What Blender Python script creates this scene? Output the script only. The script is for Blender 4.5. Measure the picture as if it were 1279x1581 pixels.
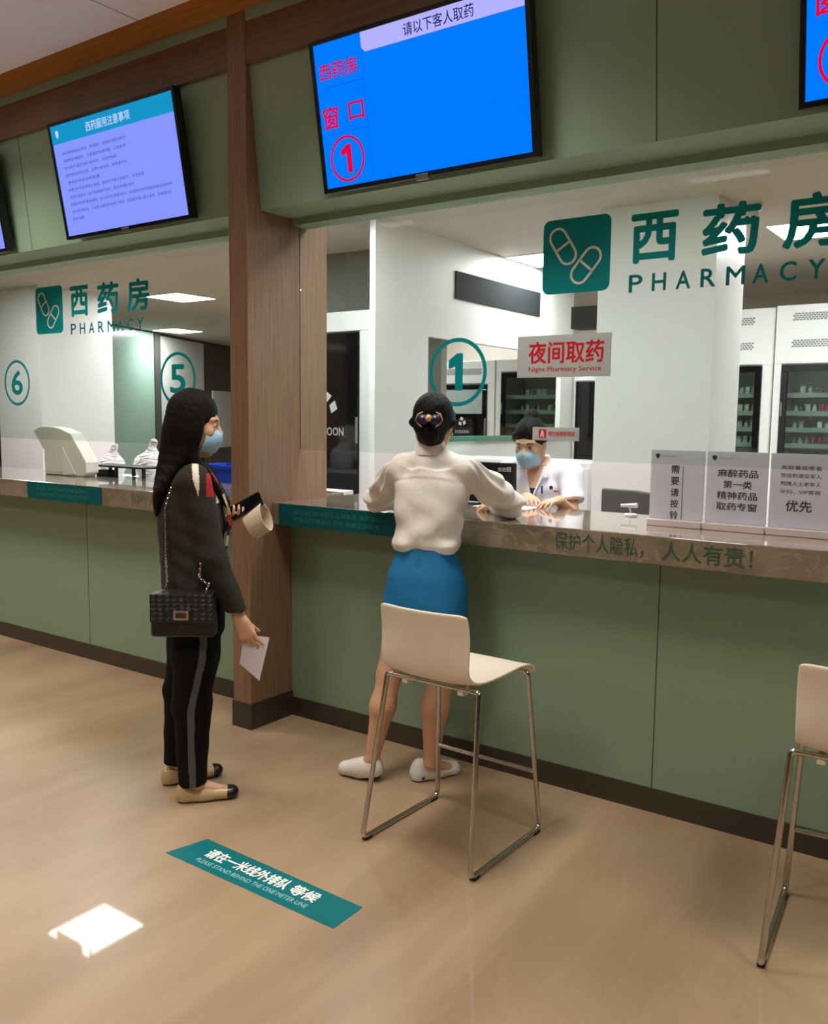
import bpy, math, random
import numpy as np
from mathutils import Vector, Matrix

SC = bpy.context.scene
COL = SC.collection
random.seed(4); RNG = np.random.default_rng(4)
for o in list(bpy.data.objects): bpy.data.objects.remove(o)

# ------------------------------------------------------------------ camera, world, exposure, lamps' strengths
FPX = 1366.07; YAW, PITCH, ROLL = 0.6136, 0.1062, 0.0110
cd = bpy.data.cameras.new('camera'); cam = bpy.data.objects.new('camera', cd); COL.objects.link(cam)
cd.sensor_fit = 'VERTICAL'; cd.sensor_height = 24.0; cd.lens = 24.0 * FPX / 1581.0; cd.clip_start = 0.05
_F = Vector((-math.sin(YAW)*math.cos(PITCH), math.cos(YAW)*math.cos(PITCH), -math.sin(PITCH)))
_R = Vector((math.cos(YAW), math.sin(YAW), 0)); _U = _R.cross(_F)
_R2 = _R*math.cos(ROLL) + _U*math.sin(ROLL); _U2 = -_R*math.sin(ROLL) + _U*math.cos(ROLL)
M = Matrix((_R2, _U2, -_F)).transposed().to_4x4(); M.translation = (0, -3.315, 1.55); cam.matrix_world = M
SC.camera = cam
w = bpy.data.worlds.new('world'); SC.world = w; w.use_nodes = True
w.node_tree.nodes['Background'].inputs[0].default_value = (0.9, 0.85, 0.8, 1)
w.node_tree.nodes['Background'].inputs[1].default_value = 0.02
SC.view_settings.view_transform = 'Standard'; SC.view_settings.look = 'None'
SC.view_settings.exposure = 0.0; SC.view_settings.gamma = 1.0; SC.view_settings.use_curve_mapping = False
L_ROOM = 44.0        # radiance of the pharmacy's ceiling panels
W_LOBBY = 21.5       # watts of each louvred lobby panel
C_ROOM = (0.99, 0.97, 0.99); C_LOBBY = (1.0, 0.91, 0.81)

# ------------------------------------------------------------------ materials
def lin(c): 
    return tuple(((x/255)/12.92 if x/255 <= .04045 else ((x/255+.055)/1.055)**2.4) for x in c)
MATS = {}
def mat(name, rgb, rough=.5, metal=0., spec=.5, var=None, bump=None, coat=0., coat_rough=.03, stretch=(1,1,1), sheen=0.):
    """Principled; var=(scale, rgb2, lo, hi) mixes in a second colour by noise; bump=(scale, strength)."""
    m = bpy.data.materials.new(name); m.use_nodes = True; nt = m.node_tree; b = nt.nodes['Principled BSDF']
    b.inputs['Base Color'].default_value = (*lin(rgb), 1); b.inputs['Roughness'].default_value = rough
    b.inputs['Metallic'].default_value = metal; b.inputs['Specular IOR Level'].default_value = spec
    b.inputs['Coat Weight'].default_value = coat; b.inputs['Coat Roughness'].default_value = coat_rough
    if sheen: b.inputs['Sheen Weight'].default_value = sheen
    if var or bump:
        tc = nt.nodes.new('ShaderNodeTexCoord'); mp = nt.nodes.new('ShaderNodeMapping'); mp.inputs['Scale'].default_value = stretch
        nt.links.new(tc.outputs['Object'], mp.inputs[0])
    if var:
        n = nt.nodes.new('ShaderNodeTexNoise'); n.inputs['Scale'].default_value = var[0]; n.inputs['Detail'].default_value = 6
        r = nt.nodes.new('ShaderNodeValToRGB'); r.color_ramp.elements[0].position = var[2]; r.color_ramp.elements[1].position = var[3]
        r.color_ramp.elements[0].color = (*lin(rgb), 1); r.color_ramp.elements[1].color = (*lin(var[1]), 1)
        nt.links.new(mp.outputs[0], n.inputs['Vector']); nt.links.new(n.outputs[0], r.inputs[0]); nt.links.new(r.outputs[0], b.inputs['Base Color'])
    if bump:
        n = nt.nodes.new('ShaderNodeTexNoise'); n.inputs['Scale'].default_value = bump[0]; n.inputs['Detail'].default_value = 3
        bp = nt.nodes.new('ShaderNodeBump'); bp.inputs['Strength'].default_value = bump[1]; bp.inputs['Distance'].default_value = .01
        nt.links.new(mp.outputs[0], n.inputs['Vector']); nt.links.new(n.outputs[0], bp.inputs['Height']); nt.links.new(bp.outputs[0], b.inputs['Normal'])
    MATS[name] = m; return m
def emit(name, rgb, s, linear=False):
    m = bpy.data.materials.new(name); m.use_nodes = True; nt = m.node_tree; nt.nodes.clear()
    e = nt.nodes.new('ShaderNodeEmission'); o = nt.nodes.new('ShaderNodeOutputMaterial')
    e.inputs[0].default_value = (*(rgb if linear else lin(rgb)), 1); e.inputs[1].default_value = s
    nt.links.new(e.outputs[0], o.inputs[0]); MATS[name] = m; return m
def glass(name, tint, refl=1.0, rough=0.0):
    m = bpy.data.materials.new(name); m.use_nodes = True; nt = m.node_tree; nt.nodes.clear()
    o = nt.nodes.new('ShaderNodeOutputMaterial'); t = nt.nodes.new('ShaderNodeBsdfTransparent'); g = nt.nodes.new('ShaderNodeBsdfGlossy')
    f = nt.nodes.new('ShaderNodeFresnel'); gm = nt.nodes.new('ShaderNodeNewGeometry'); io = nt.nodes.new('ShaderNodeMapRange'); io.inputs[3].default_value = 1.45; io.inputs[4].default_value = 1/1.45; nt.links.new(gm.outputs['Backfacing'], io.inputs[0]); nt.links.new(io.outputs[0], f.inputs[0]); mx = nt.nodes.new('ShaderNodeMixShader')
    ml = nt.nodes.new('ShaderNodeMath'); ml.operation = 'MULTIPLY'; ml.inputs[1].default_value = refl
    t.inputs[0].default_value = (*tint, 1); g.inputs[0].default_value = (1, 1, 1, 1); g.inputs['Roughness'].default_value = rough
    nt.links.new(f.outputs[0], ml.inputs[0]); nt.links.new(ml.outputs[0], mx.inputs[0]); nt.links.new(t.outputs[0], mx.inputs[1]); nt.links.new(g.outputs[0], mx.inputs[2])
    nt.links.new(mx.outputs[0], o.inputs[0]); MATS[name] = m; return m

wood = mat('oak_veneer', (142, 113, 90), .42, var=(5, (122, 95, 74), .35, .68), stretch=(14, 14, .7))
wood_dark = mat('walnut_veneer', (124, 96, 72), .35, var=(4, (106, 80, 58), .35, .7), stretch=(.5, 10, 14))
wood_warm = mat('orange_wood_soffit', (176, 116, 54), .3, var=(4, (156, 98, 44), .35, .7), stretch=(.5, 12, 12))  # soffit wood, coloured more orange than the pillar's oak
green = mat('sage_green_panel', (130, 156, 130), .5)
green_up = mat('sage_green_bulkhead_panel', (138, 166, 144), .5)
gap_dark = mat('panel_joint', (62, 76, 60), .8)
skirt_dark = mat('dark_skirting', (62, 54, 46), .35)
white_wall = mat('white_wall', (234, 233, 230), .45)
white_gloss = mat('white_enamel', (228, 228, 226), .3)
ceil_lobby = mat('lobby_ceiling', (236, 232, 236), .8)
ceil_room = mat('pharmacy_ceiling', (206, 198, 190), .8)
grey_wall = mat('grey_wall', (128, 128, 118), .6)
mid_grey = mat('mid_grey_panel', (84, 81, 78), .6)
black = mat('black_plastic', (14, 14, 15), .3)
black_m = mat('black_matte', (16, 16, 17), .6)
blackglass = mat('black_glass', (12, 13, 17), .06)
chrome = mat('chrome', (196, 194, 190), .16, metal=1)
alu = mat('aluminium', (170, 172, 172), .35, metal=1)
stool_w = mat('white_plastic_shell', (236, 226, 208), .38)
teal = mat('teal_vinyl', (0, 146, 154), .5, spec=.2); teal_f = mat('teal_floor_vinyl', (0, 108, 116), .5, spec=.2)
teal_dk = mat('dark_teal_vinyl', (0, 86, 90), .5, spec=.2)
teal_txt = mat('faint_teal_letters', (40, 128, 122), .5)
whitev = mat('white_vinyl', (236, 240, 238), .45)
red_v = mat('red_vinyl', (214, 20, 44), .45)
ink = mat('dark_ink', (52, 54, 56), .6)
greenink = mat('engraved_green_letters', (50, 92, 68), .6)
paper = mat('white_paper', (222, 218, 226), .7)
blue_crate = mat('blue_plastic', (16, 66, 190), .4)
bagplastic = mat('white_plastic_film', (232, 232, 232), .35, bump=(14, .5))
greenglass = mat('frosted_green_glass', (168, 198, 180), .25)
blind = mat('drawn_white_blind', (226, 230, 222), .6)
skin = mat('skin', (214, 168, 138), .5, spec=.35)
hair_b = mat('black_brown_hair', (14, 8, 6), .62, spec=.18, bump=(26, .7), stretch=(6, 6, .5))
hair_k = mat('black_hair', (6, 5, 5), .6, spec=.18, bump=(24, .6), stretch=(5, 5, .8))
m_mask = mat('blue_face_mask', (160, 205, 234), .7)
m_maskw = mat('white_elastic', (236, 236, 236), .7)
eye_dark = mat('eye_dark', (40, 26, 20), .3)
lobbyglass = glass('window_glass', (0.90, 0.945, 0.925), 0.95)
cabglass = glass('cabinet_glass', (0.72, 0.80, 0.76), 1.0)

def translucent(name, rgb, k=.5, rough=.25):
    m = mat(name, rgb, rough); nt = m.node_tree; b = nt.nodes['Principled BSDF']; o = next(n for n in nt.nodes if n.type == 'OUTPUT_MATERIAL')
    t = nt.nodes.new('ShaderNodeBsdfTranslucent'); t.inputs[0].default_value = (*lin(rgb), 1); mx = nt.nodes.new('ShaderNodeMixShader'); mx.inputs[0].default_value = k
    nt.links.new(b.outputs[0], mx.inputs[1]); nt.links.new(t.outputs[0], mx.inputs[2]); nt.links.new(mx.outputs[0], o.inputs[0]); return m
card = translucent('acrylic_sign_card', (222, 220, 226), .5); frost = translucent('frosted_sign_panel', (206, 210, 208), .45, .4)
def marble(name, base, dark, vein, rough, coat, scale, stretch, vk=.35):
    m = bpy.data.materials.new(name); m.use_nodes = True; nt = m.node_tree; b = nt.nodes['Principled BSDF']; N = nt.nodes.new; K = nt.links.new
    tc = N('ShaderNodeTexCoord'); mp = N('ShaderNodeMapping'); mp.inputs['Scale'].default_value = stretch; mp.inputs['Rotation'].default_value = (0, 0, .25)
    K(tc.outputs['Object'], mp.inputs[0])
    n1 = N('ShaderNodeTexNoise'); n1.inputs['Scale'].default_value = scale; n1.inputs['Detail'].default_value = 7; n1.inputs['Distortion'].default_value = .6
    r1 = N('ShaderNodeValToRGB'); r1.color_ramp.elements[0].position = .32; r1.color_ramp.elements[1].position = .68
    r1.color_ramp.elements[0].color = (*lin(dark), 1); r1.color_ramp.elements[1].color = (*lin(base), 1)
    n2 = N('ShaderNodeTexNoise'); n2.inputs['Scale'].default_value = scale*1.7; n2.inputs['Detail'].default_value = 9; n2.inputs['Distortion'].default_value = 1.2
    r2 = N('ShaderNodeValToRGB'); r2.color_ramp.elements[0].position = .47; r2.color_ramp.elements[0].color = (0, 0, 0, 1)
    e = r2.color_ramp.elements.new(.5); e.color = (1, 1, 1, 1); r2.color_ramp.elements[2].position = .53; r2.color_ramp.elements[2].color = (0, 0, 0, 1)
    mx = N('ShaderNodeMix'); mx.data_type = 'RGBA'; mx.inputs[7].default_value = (*lin(vein), 1)
    ml = N('ShaderNodeMath'); ml.operation = 'MULTIPLY'; ml.inputs[1].default_value = vk
    for n in (n1, n2): K(mp.outputs[0], n.inputs['Vector'])
    K(n1.outputs[0], r1.inputs[0]); K(n2.outputs[0], r2.inputs[0]); K(r2.outputs[0], ml.inputs[0]); K(ml.outputs[0], mx.inputs[0]); K(r1.outputs[0], mx.inputs[6])
    K(mx.outputs[2], b.inputs['Base Color']); b.inputs['Roughness'].default_value = rough; b.inputs['Coat Weight'].default_value = coat; b.inputs['Coat Roughness'].default_value = .035
    MATS[name] = m; return m
floor_m = marble('polished_beige_marble', (180, 156, 127), (143, 119, 91), (186, 163, 134), .36, .32, .9, (1.9, .45, 1), .12)
stone = marble('brown_marble', (148, 137, 119), (116, 106, 91), (182, 168, 150), .16, .8, 5.0, (1, 1.4, 1.4))

# ------------------------------------------------------------------ mesh helpers
class MB:
    def __init__(s): s.v = []; s.f = []; s.m = []
    def add(s, vs, fs, m=0):
        b = len(s.v); s.v += [tuple(map(float, p)) for p in vs]; s.f += [tuple(i+b for i in f) for f in fs]; s.m += [m]*len(fs); return s
    def box(s, x0, x1, y0, y1, z0, z1, m=0, fn=None):
        vs = [(x, y, z) for x in (x0, x1) for y in (y0, y1) for z in (z0, z1)]
        if fn: vs = [fn(p) for p in vs]
        return s.add(vs, [(0,1,3,2),(4,6,7,5),(0,4,5,1),(2,3,7,6),(0,2,6,4),(1,5,7,3)], m)
    def tube(s, pts, r, n=12, closed=False, m=0, caps=True):
        P = [Vector(p) for p in pts]; k = len(P); R = r if hasattr(r, '__len__') else [r]*k
        T = [((P[(i+1) % k]-P[(i-1) % k]) if closed else (P[min(i+1, k-1)]-P[max(i-1, 0)])).normalized() for i in range(k)]
        a = T[0].orthogonal().normalized(); vs = []
        for i in range(k):
            a = (a - T[i]*a.dot(T[i])).normalized(); b = T[i].cross(a)
            vs += [P[i] + R[i]*(math.cos(t)*a + math.sin(t)*b) for t in (2*math.pi*j/n for j in range(n))]
        fs = []
        for i in range(k if closed else k-1):
            i2 = (i+1) % k
            fs += [(i*n+j, i*n+(j+1) % n, i2*n+(j+1) % n, i2*n+j) for j in range(n)]
        if caps and not closed: fs += [tuple(range(n-1, -1, -1)), tuple((k-1)*n+j for j in range(n))]
        return s.add(vs, fs, m)
    def prism(s, poly, fn, d0, d1, m=0):
        n = len(poly); vs = [fn(u, v, d0) for u, v in poly] + [fn(u, v, d1) for u, v in poly]
        return s.add(vs, [tuple(range(n-1, -1, -1)), tuple(range(n, 2*n))] + [(i, (i+1) % n, n+(i+1) % n, n+i) for i in range(n)], m)
    def flat(s, poly, fn, m=0):
        return s.add([fn(u, v) for u, v in poly], [tuple(range(len(poly)))], m)
    def text(s, string, u0, u1, v0, v1, fn, m=0, bold=0.):
        """flat lettering fitted into u0..u1 x v0..v1; bold thickens the strokes by shifted copies."""
        vs, fs = text_geo(string)
        if not len(vs): return s
        nrm = (Vector(fn(1, 0))-Vector(fn(0, 0))).cross(Vector(fn(0, 1))-Vector(fn(0, 0))).normalized()*2e-5
        a = vs.min(0); b = vs.max(0); q = (vs-a)/np.maximum(b-a, 1e-6); t = bold*.5*min((v1-v0), 10)
        u0, u1, v0, v1 = u0+t, u1-t, v0+t, v1-t
        for k in (range(8) if bold else (None,)):
            du, dv = (t*math.cos(k*math.pi/4), t*math.sin(k*math.pi/4)) if bold else (0, 0)
            s.add([Vector(fn(u0+(u1-u0)*x+du, v0+(v1-v0)*y+dv))+nrm*(k or 0) for x, y in q], fs, m)
        return s
    def ring(s, cu, cv, r0, r1, fn, m=0, n=56, ex=1.):
        vs = []; 
        for i in range(n):
            t = 2*math.pi*i/n; c, d = math.cos(t), math.sin(t); vs += [fn(cu+r0*c*ex, cv+r0*d), fn(cu+r1*c*ex, cv+r1*d)]
        return s.add(vs, [(2*i, 2*i+1, (2*i+3) % (2*n), (2*i+2) % (2*n)) for i in range(n)], m)
_TXT = {}
def text_geo(string):
    if string == '1': return np.array([(.42, 0), (.80, 0), (.80, 1), (.50, 1), (.0, .82), (.0, .62), (.42, .70)]), [(0, 1, 2, 3, 4, 6), (4, 5, 6)]
    if string not in _TXT:
        c = bpy.data.curves.new('t', 'FONT'); c.body = string; c.size = 1; c.resolution_u = 3; c.fill_mode = 'FRONT'
        o = bpy.data.objects.new('t', c); COL.objects.link(o); dg = bpy.context.evaluated_depsgraph_get(); dg.update()
        me = bpy.data.meshes.new_from_object(o.evaluated_get(dg))
        _TXT[string] = (np.array([v.co[:2] for v in me.vertices]).reshape(-1, 2), [tuple(p.vertices) for p in me.polygons])
        bpy.data.objects.remove(o); bpy.data.curves.remove(c); bpy.data.meshes.remove(me)
    return _TXT[string]
def fillet(pts, r, n=6):
    P = [Vector(p) for p in pts]; out = [P[0]]
    for i in range(1, len(P)-1):
        a = (P[i-1]-P[i]); b = (P[i+1]-P[i]); rr = min(r, a.length*.45, b.length*.45); A = P[i]+a.normalized()*rr; B = P[i]+b.normalized()*rr
        out += [((1-t)**2)*A + 2*t*(1-t)*P[i] + t*t*B for t in (k/n for k in range(n+1))]
    return out + [P[-1]]
def rrect(u0, u1, v0, v1, r, n=6):
    out = []
    for cu, cv, a in ((u1-r, v1-r, 0), (u0+r, v1-r, 90), (u0+r, v0+r, 180), (u1-r, v0+r, 270)):
        out += [(cu+r*math.cos(math.radians(a+90*k/n)), cv+r*math.sin(math.radians(a+90*k/n))) for k in range(n+1)]
    return out
BASE = {}
def root_of(o):
    while o.parent: o = o.parent
    return o
def props(o, label=None, cat=None, group=None, kind=None):
    for k, v in (('label', label), ('category', cat), ('group', group), ('kind', kind)):
        if v: o[k] = v
    return o
def obj(name, mb, mats, parent=None, loc=None, smooth=None, bevel=0, local=False, sub=0):
    """One mesh object. World-built vertices are shifted to the top object's base (loc, or the parent's root)."""
    me = bpy.data.meshes.new(name); V = np.array(mb.v, float).reshape(-1, 3)
    base = np.array(root_of(parent).location) if parent else (np.array(loc) if loc is not None else np.zeros(3))
    if not local: V = V - base
    me.from_pydata(V.tolist(), [], mb.f)
    for m in (mats if isinstance(mats, (list, tuple)) else [mats]): me.materials.append(m)
    me.polygons.foreach_set('material_index', mb.m)
    me.update(); me.validate()
    o = bpy.data.objects.new(name, me); COL.objects.link(o)
    if parent: o.parent = parent
    else: o.location = base
    if smooth is not None:
        me.polygons.foreach_set('use_smooth', [True]*len(me.polygons))
        if smooth < 180: me.set_sharp_from_angle(angle=math.radians(smooth))
    if bevel:
        b = o.modifiers.new('bevel', 'BEVEL'); b.width = bevel; b.segments = 2; b.limit_method = 'ANGLE'; b.angle_limit = math.radians(50)
    if sub:
        b = o.modifiers.new('sub', 'SUBSURF'); b.levels = sub; b.render_levels = sub
    return o
def thing(name, label, cat, loc, group=None):
    o = bpy.data.objects.new(name, None); COL.objects.link(o); o.location = loc; o.empty_display_size = .1
    return props(o, label, cat, group)
def struct(name, mb, m, parent=None, label=None, **k):
    o = obj(name, mb, m, parent, **k)
    if not parent: o['kind'] = 'structure'
    if label: o['label'] = label
    return o
def box(*a, **k): return MB().box(*a, **k)
def copy_tree(root, loc, label, rotz=None):
    r = root.copy(); COL.objects.link(r); r.location = loc; r['label'] = label
    if rotz is not None: r.rotation_euler = (0, 0, rotz)
    for ch in list(root.children):
        c = ch.copy(); COL.objects.link(c); c.parent = r
        for g in ch.children:
            d = g.copy(); COL.objects.link(d); d.parent = c
    return r

# ------------------------------------------------------------------ shell
XC = -3.10; XCL = -3.22; YG = .065; ZC = 3.39; ZR = 2.95; ZCT = 1.1236; ZCB = 1.0142; YO = -.1365
struct('floor', box(-17, 5, -9, 11, -.05, 0), floor_m)
struct('ceiling_lobby', box(-17, 5, -9, -.50, ZC, ZC+.05), ceil_lobby)
_cj = MB()
for y in (-1.1, -2.3, -3.5): _cj.box(-17, 5, y-.003, y+.003, ZC-.001, ZC+.004)
for x in np.arange(-16.8, 5, 1.2): _cj.box(x-.003, x+.003, -9, -.5, ZC-.001, ZC+.004)
struct('trim_ceiling_joint', _cj, mat('ceiling_joint_grey', (150, 146, 146), .8))  # thin grey strips along the ceiling panel joints
struct('trim_soffit', box(-17, 5, -.50, .14, ZC+.001, ZC+.05), wood_warm)
struct('trim_header', box(-17, 5, -.293, -.205, 3.155, ZC), wood_dark)
struct('wall_lobby_back', box(-17, 5, -9.1, -9, 0, ZC), mat('lobby_far_wall', (196, 182, 160), .6))
struct('wall_lobby_left', box(-17.1, -17, -9, 11, 0, ZC), mat('lobby_left_wall', (200, 186, 164), .6))
struct('wall_lobby_right', box(5, 5.1, -9, 11, 0, ZC), mat('lobby_right_wall', (120, 106, 90), .6))
# bulkhead with its panel joints
def seams(mb, xs, y, z0, z1):
    for x in xs: mb.box(x-.002, x+.002, y-.001, y+.004, z0, z1, 1)
def bulkhead(x0, x1, xs):
    # the face leans slightly forward towards the top
    lean = lambda z: -.203-.070*(z-2.5204)/.64
    m = MB().prism([(.14, 2.5204), (-.203, 2.5204), (lean(ZC), ZC), (.14, ZC)], lambda u, v, d: (d, u, v), x0, x1)
    for x in xs: m.prism([(-.204, 2.5204), (lean(3.16)-.001, 3.16), (lean(3.16)+.004, 3.16), (-.199, 2.5204)], lambda u, v, d: (d, u, v), x-.002, x+.002, 1)
    return m
b = bulkhead(XC, 5, (-1.17,))
struct('wall_bulkhead_right', b, [green_up, gap_dark])
b = bulkhead(-17, XCL, (-5.006, -6.84))
struct('wall_bulkhead_left', b, [green_up, gap_dark])
b = MB().box(XC, 5, .012, .12, 2.488, 2.5204); struct('trim_window_head_right', b, green_up)
b = MB().box(-17, XCL, .012, .12, 2.488, 2.5204); struct('trim_window_head_left', b, green_up)
# front below the counter
b = MB().box(XC, 5, 0, .12, 0, ZCB); seams(b, (-1.165, .65), 0, .098, ZCB); struct('wall_counter_right', b, [green, gap_dark])
b = MB().box(-17, XCL, 0, .12, 0, ZCB); seams(b, (-4.84, -6.67), 0, .098, ZCB); struct('wall_counter_left', b, [green, gap_dark])
struct('baseboard_right', box(XC, 5, -.006, .01, 0, .0978), skirt_dark)
struct('baseboard_left', box(-17, XCL, -.006, .01, 0, .0978), skirt_dark)
# wood pillar between the two counters
p = struct('column_wood', box(XCL, XC, -.297, .272, 0, ZC), wood)
struct('pillar_joint', box(XC-.001, XC+.0012, YG-.001, YG+.003, 1.381, 2.489), gap_dark, p)
struct('baseboard_column', MB().box(XCL-.006, XC+.006, -.303, .0, 0, .13), skirt_dark)
# glazing
def win(name, x0, x1):
    return struct(name, box(x0, x1, YG, YG+.010, 1.3808, 2.489), lobbyglass)
window_1 = win('window_1', XC+.002, 2.2)
window_2 = win('window_2', -12.5, XCL-.002)
# pharmacy room shell
struct('ceiling_pharmacy', box(-17, 5, .14, 11, ZR, ZR+.05), ceil_room)
struct('wall_pharmacy_back', box(-8.6, 5, 7.2, 7.3, 0, ZR), mat('pharmacy_back_wall', (206, 198, 186), .6))
struct('wall_pharmacy_far', box(-17, 5, 10.9, 11, 0, ZR), white_wall)
# white partition at right angles to the counter, with an opening and two grilles
PX = -3.92
b = MB()
b.box(PX-.05, PX, 1.745, 2.42, 0, ZR); b.box(PX-.05, PX, 2.42, 4.75, 2.175, ZR); b.box(PX-.05, PX, 2.42, 4.75, 0, 1.36); b.box(PX-.05, PX, 4.75, 5.0, 0, ZR)
wp = struct('wall_partition', b, white_wall)
struct('air_grille', box(PX-.01, PX+.012, 2.785, 4.25, 2.505, 2.722), mat('grille_dark', (36, 40, 42), .8, spec=.2), wp)
struct('opening_sill', box(PX-.06, PX+.05, 2.42, 4.75, 1.36, 1.40), mat('green_glass_sill', (74, 128, 104), .2), wp)
struct('column_white', box(-2.52, -1.732, 2.4, 3.03, 0, ZR), white_wall)
struct('wall_inner', box(-5.7, PX-.05, 2.68, 2.76, 0, ZR), grey_wall)
# big square column in the left room
struct('column_white_left', box(-9.95, -9.096, 2.386, 3.33, 0, ZR), white_wall)

# oblique far wall of the left room: A -> B
A = Vector((-11.96, 5.39, 0)); Bv = Vector((-13.6, 9.46, 0)); dW = (Bv-A).normalized(); nW = Vector((dW.y, -dW.x, 0))
def obw(s0, s1, d0, d1, z0, z1, m=0, mb=None):
    return (mb or MB()).box(s0, s1, d0, d1, z0, z1, m, fn=lambda p: A + dW*p[0] + nW*p[1] + Vector((0, 0, p[2])))
ow = struct('wall_left_room', obw(-1.6, 6.6, -.10, 0, 0, ZR), mid_grey)
gp = struct('glass_panel', obw(-.6, 1.27, 0, .02, .2, 2.93), greenglass, ow)
struct('panel_post', obw(1.27, 1.45, 0, .05, 0, 2.94), mid_grey, ow)
struct('roller_blind', obw(1.45, 3.10, 0, .03, .9, 2.90), blind, ow)
wbd = obj('whiteboard', obw(3.48, 4.9, .0, .03, .92, 2.03), mat('whiteboard_face', (236, 236, 230), .2), loc=tuple(A + dW*4.2 + Vector((0,0,.92))))
props(wbd, 'white board on the dark grey wall behind the long haired woman', 'board')

# ------------------------------------------------------------------ ceiling lights
diffuser_room = emit('lit_diffuser_room', C_ROOM, L_ROOM, True); diffuser_lobby = emit('lit_diffuser_lobby', C_LOBBY, 1.6, True)
def ceiling_light(x, y, z, label, dm, w=.3, l=.3, group=None):
    t = thing('ceiling_light', label, 'light', (x, y, z), group)
    obj('diffuser', box(-w+.012, w-.012, -l+.012, l-.012, -.012, -.004), dm, t, local=True)
    f = MB()
    for a in ((-w, w, -l, -l+.012), (-w, w, l-.012, l), (-w, -w+.012, -l+.012, l-.012), (w-.012, w, -l+.012, l-.012)): f.box(*a, -.014, -.0005)
    obj('light_frame', f, white_gloss, t, local=True)
    return t
ceiling_light(-3.60, 3.85, ZR, 'square lit ceiling panel beside the teal capsule square of counter one', diffuser_room)
ceiling_light(-1.42, 3.75, ZR, 'square lit ceiling panel behind the last large teal character', diffuser_room)
ceiling_light(-8.48, 3.85, ZR, 'nearer lit ceiling panel above window five', diffuser_room)
ceiling_light(-11.85, 6.62, ZR, 'farther lit ceiling panel above window five', diffuser_room, .3, .3)
ceiling_light(-6.46, 1.09, ZR, 'lit ceiling panel mirrored in the floor at lower left', diffuser_room)
for x, y in ((.8, 3.85), (-6.1, 3.85), (-6.1, 6.2), (-8.8, 1.09), (-3.85, 1.02), (-1.9, .50), (.45, 2.6)): ceiling_light(x, y, ZR, 'added unseen ceiling panel that brightens the pharmacy', diffuser_room, group='added unseen pharmacy ceiling panels')  # unseen panels added to brighten the pharmacy's walls, columns and coat
for x, y in ((-8.0, -1.1), (-5.0, -1.1), (-2.05, -1.1), (.9, -1.1), (-8.0, -3.3), (-5.0, -3.3), (-2.05, -3.3), (.9, -3.3)):
    t = ceiling_light(x, y, ZC, 'lit lobby ceiling panel outside the picture', diffuser_lobby, group='lobby ceiling panels outside the picture')
    al = bpy.data.lights.new('louvre_lamp', 'AREA'); al.shape = 'SQUARE'; al.size = .55; al.energy = W_LOBBY*(1.0 if y > -2 else 1.45)*(1.2 if x < -4 else 1.0); al.color = C_LOBBY; al.spread = math.radians(118)
    lo = bpy.data.objects.new('louvre_lamp', al); COL.objects.link(lo); lo.parent = t; lo.location = (0, 0, -.016)

# ------------------------------------------------------------------ counters
gl_l = lambda u, v: (u, YO-.0012, v)
ct = thing('counter', 'long brown marble service counter under window one, green lettering on its edge', 'counter', (-1.0, 0, ZCB))
obj('countertop', box(XC, 5, YO, .56, ZCB, ZCT), stone, ct, bevel=.004)
for tx, x0, x1 in (('保护个人隐私，', -1.551, -1.185), ('人人有责！', -1.115, -.79)): obj('lettering', MB().text(tx, x0, x1, 1.036, 1.108, gl_l, bold=0.010), greenink, ct)
ct2 = thing('counter', 'brown marble service counter under windows five and six', 'counter', (-6.0, 0, ZCB))
obj('countertop', box(-17, XCL, YO, .56, ZCB, ZCT), stone, ct2, bevel=.004)
mat('engraved_grey_letters', (104, 102, 86), .6)
for tx, x0, x1 in (('保护个人隐私，', -4.22, -3.88), ('人人有责！', -3.78, -3.45)): obj('lettering', MB().text(tx, x0, x1, 1.036, 1.108, gl_l, bold=0.010), MATS['engraved_grey_letters'], ct2)
def strip(x0, x1, label):
    t = thing('counter_notice_strip', label, 'sticker', ((x0+x1)/2, YO, ZCB))
    obj('backing', box(x0, x1, YO-.004, YO-.0003, ZCB+.001, ZCT-.002), teal_dk, t)
    f = lambda u, v: (u, YO-.0052, v); L = x1-x0
    for tx, z in (('请在窗口核对药品名称数量 离开窗口', 1.074), ('如有疑问请及时咨询 谢谢您的配合', 1.038)): obj('small_print', MB().text(tx, x0+L*.13, x0+L*.83, z, z+.024, f), teal_txt, t)
strip(-3.055, -2.29, 'dark teal notice strip on counter edge beside the wood pillar')
strip(-5.253, -4.487, 'teal notice strip on the counter edge left of the long haired woman')

# ------------------------------------------------------------------ decals on the glass
fg = lambda u, v: (u, YG-.002, v); fg2 = lambda u, v: (u, YG-.0035, v)
def capsule(mb, cu, cv, ang, L, r, wd, f, m=0):
    a = math.radians(ang); ca, sa = math.cos(a), math.sin(a); n = 12; outer = []; inner = []
    for rr, lst in ((r, outer), (r-wd, inner)):
        for k in range(n+1): t = math.radians(-90+180*k/n); lst.append((L/2+rr*math.cos(t), rr*math.sin(t)))
        for k in range(n+1): t = math.radians(90+180*k/n); lst.append((-L/2+rr*math.cos(t), rr*math.sin(t)))
    T = lambda p: f(cu+p[0]*ca-p[1]*sa, cv+p[0]*sa+p[1]*ca); k = len(outer)
    mb.add([T(p) for p in outer]+[T(p) for p in inner], [(i, (i+1) % k, k+(i+1) % k, k+i) for i in range(k)], m)
    mb.add([T(p) for p in ((-wd/2, -r+wd/2), (wd/2, -r+wd/2), (wd/2, r-wd/2), (-wd/2, r-wd/2))], [(0, 1, 2, 3)], m)
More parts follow.
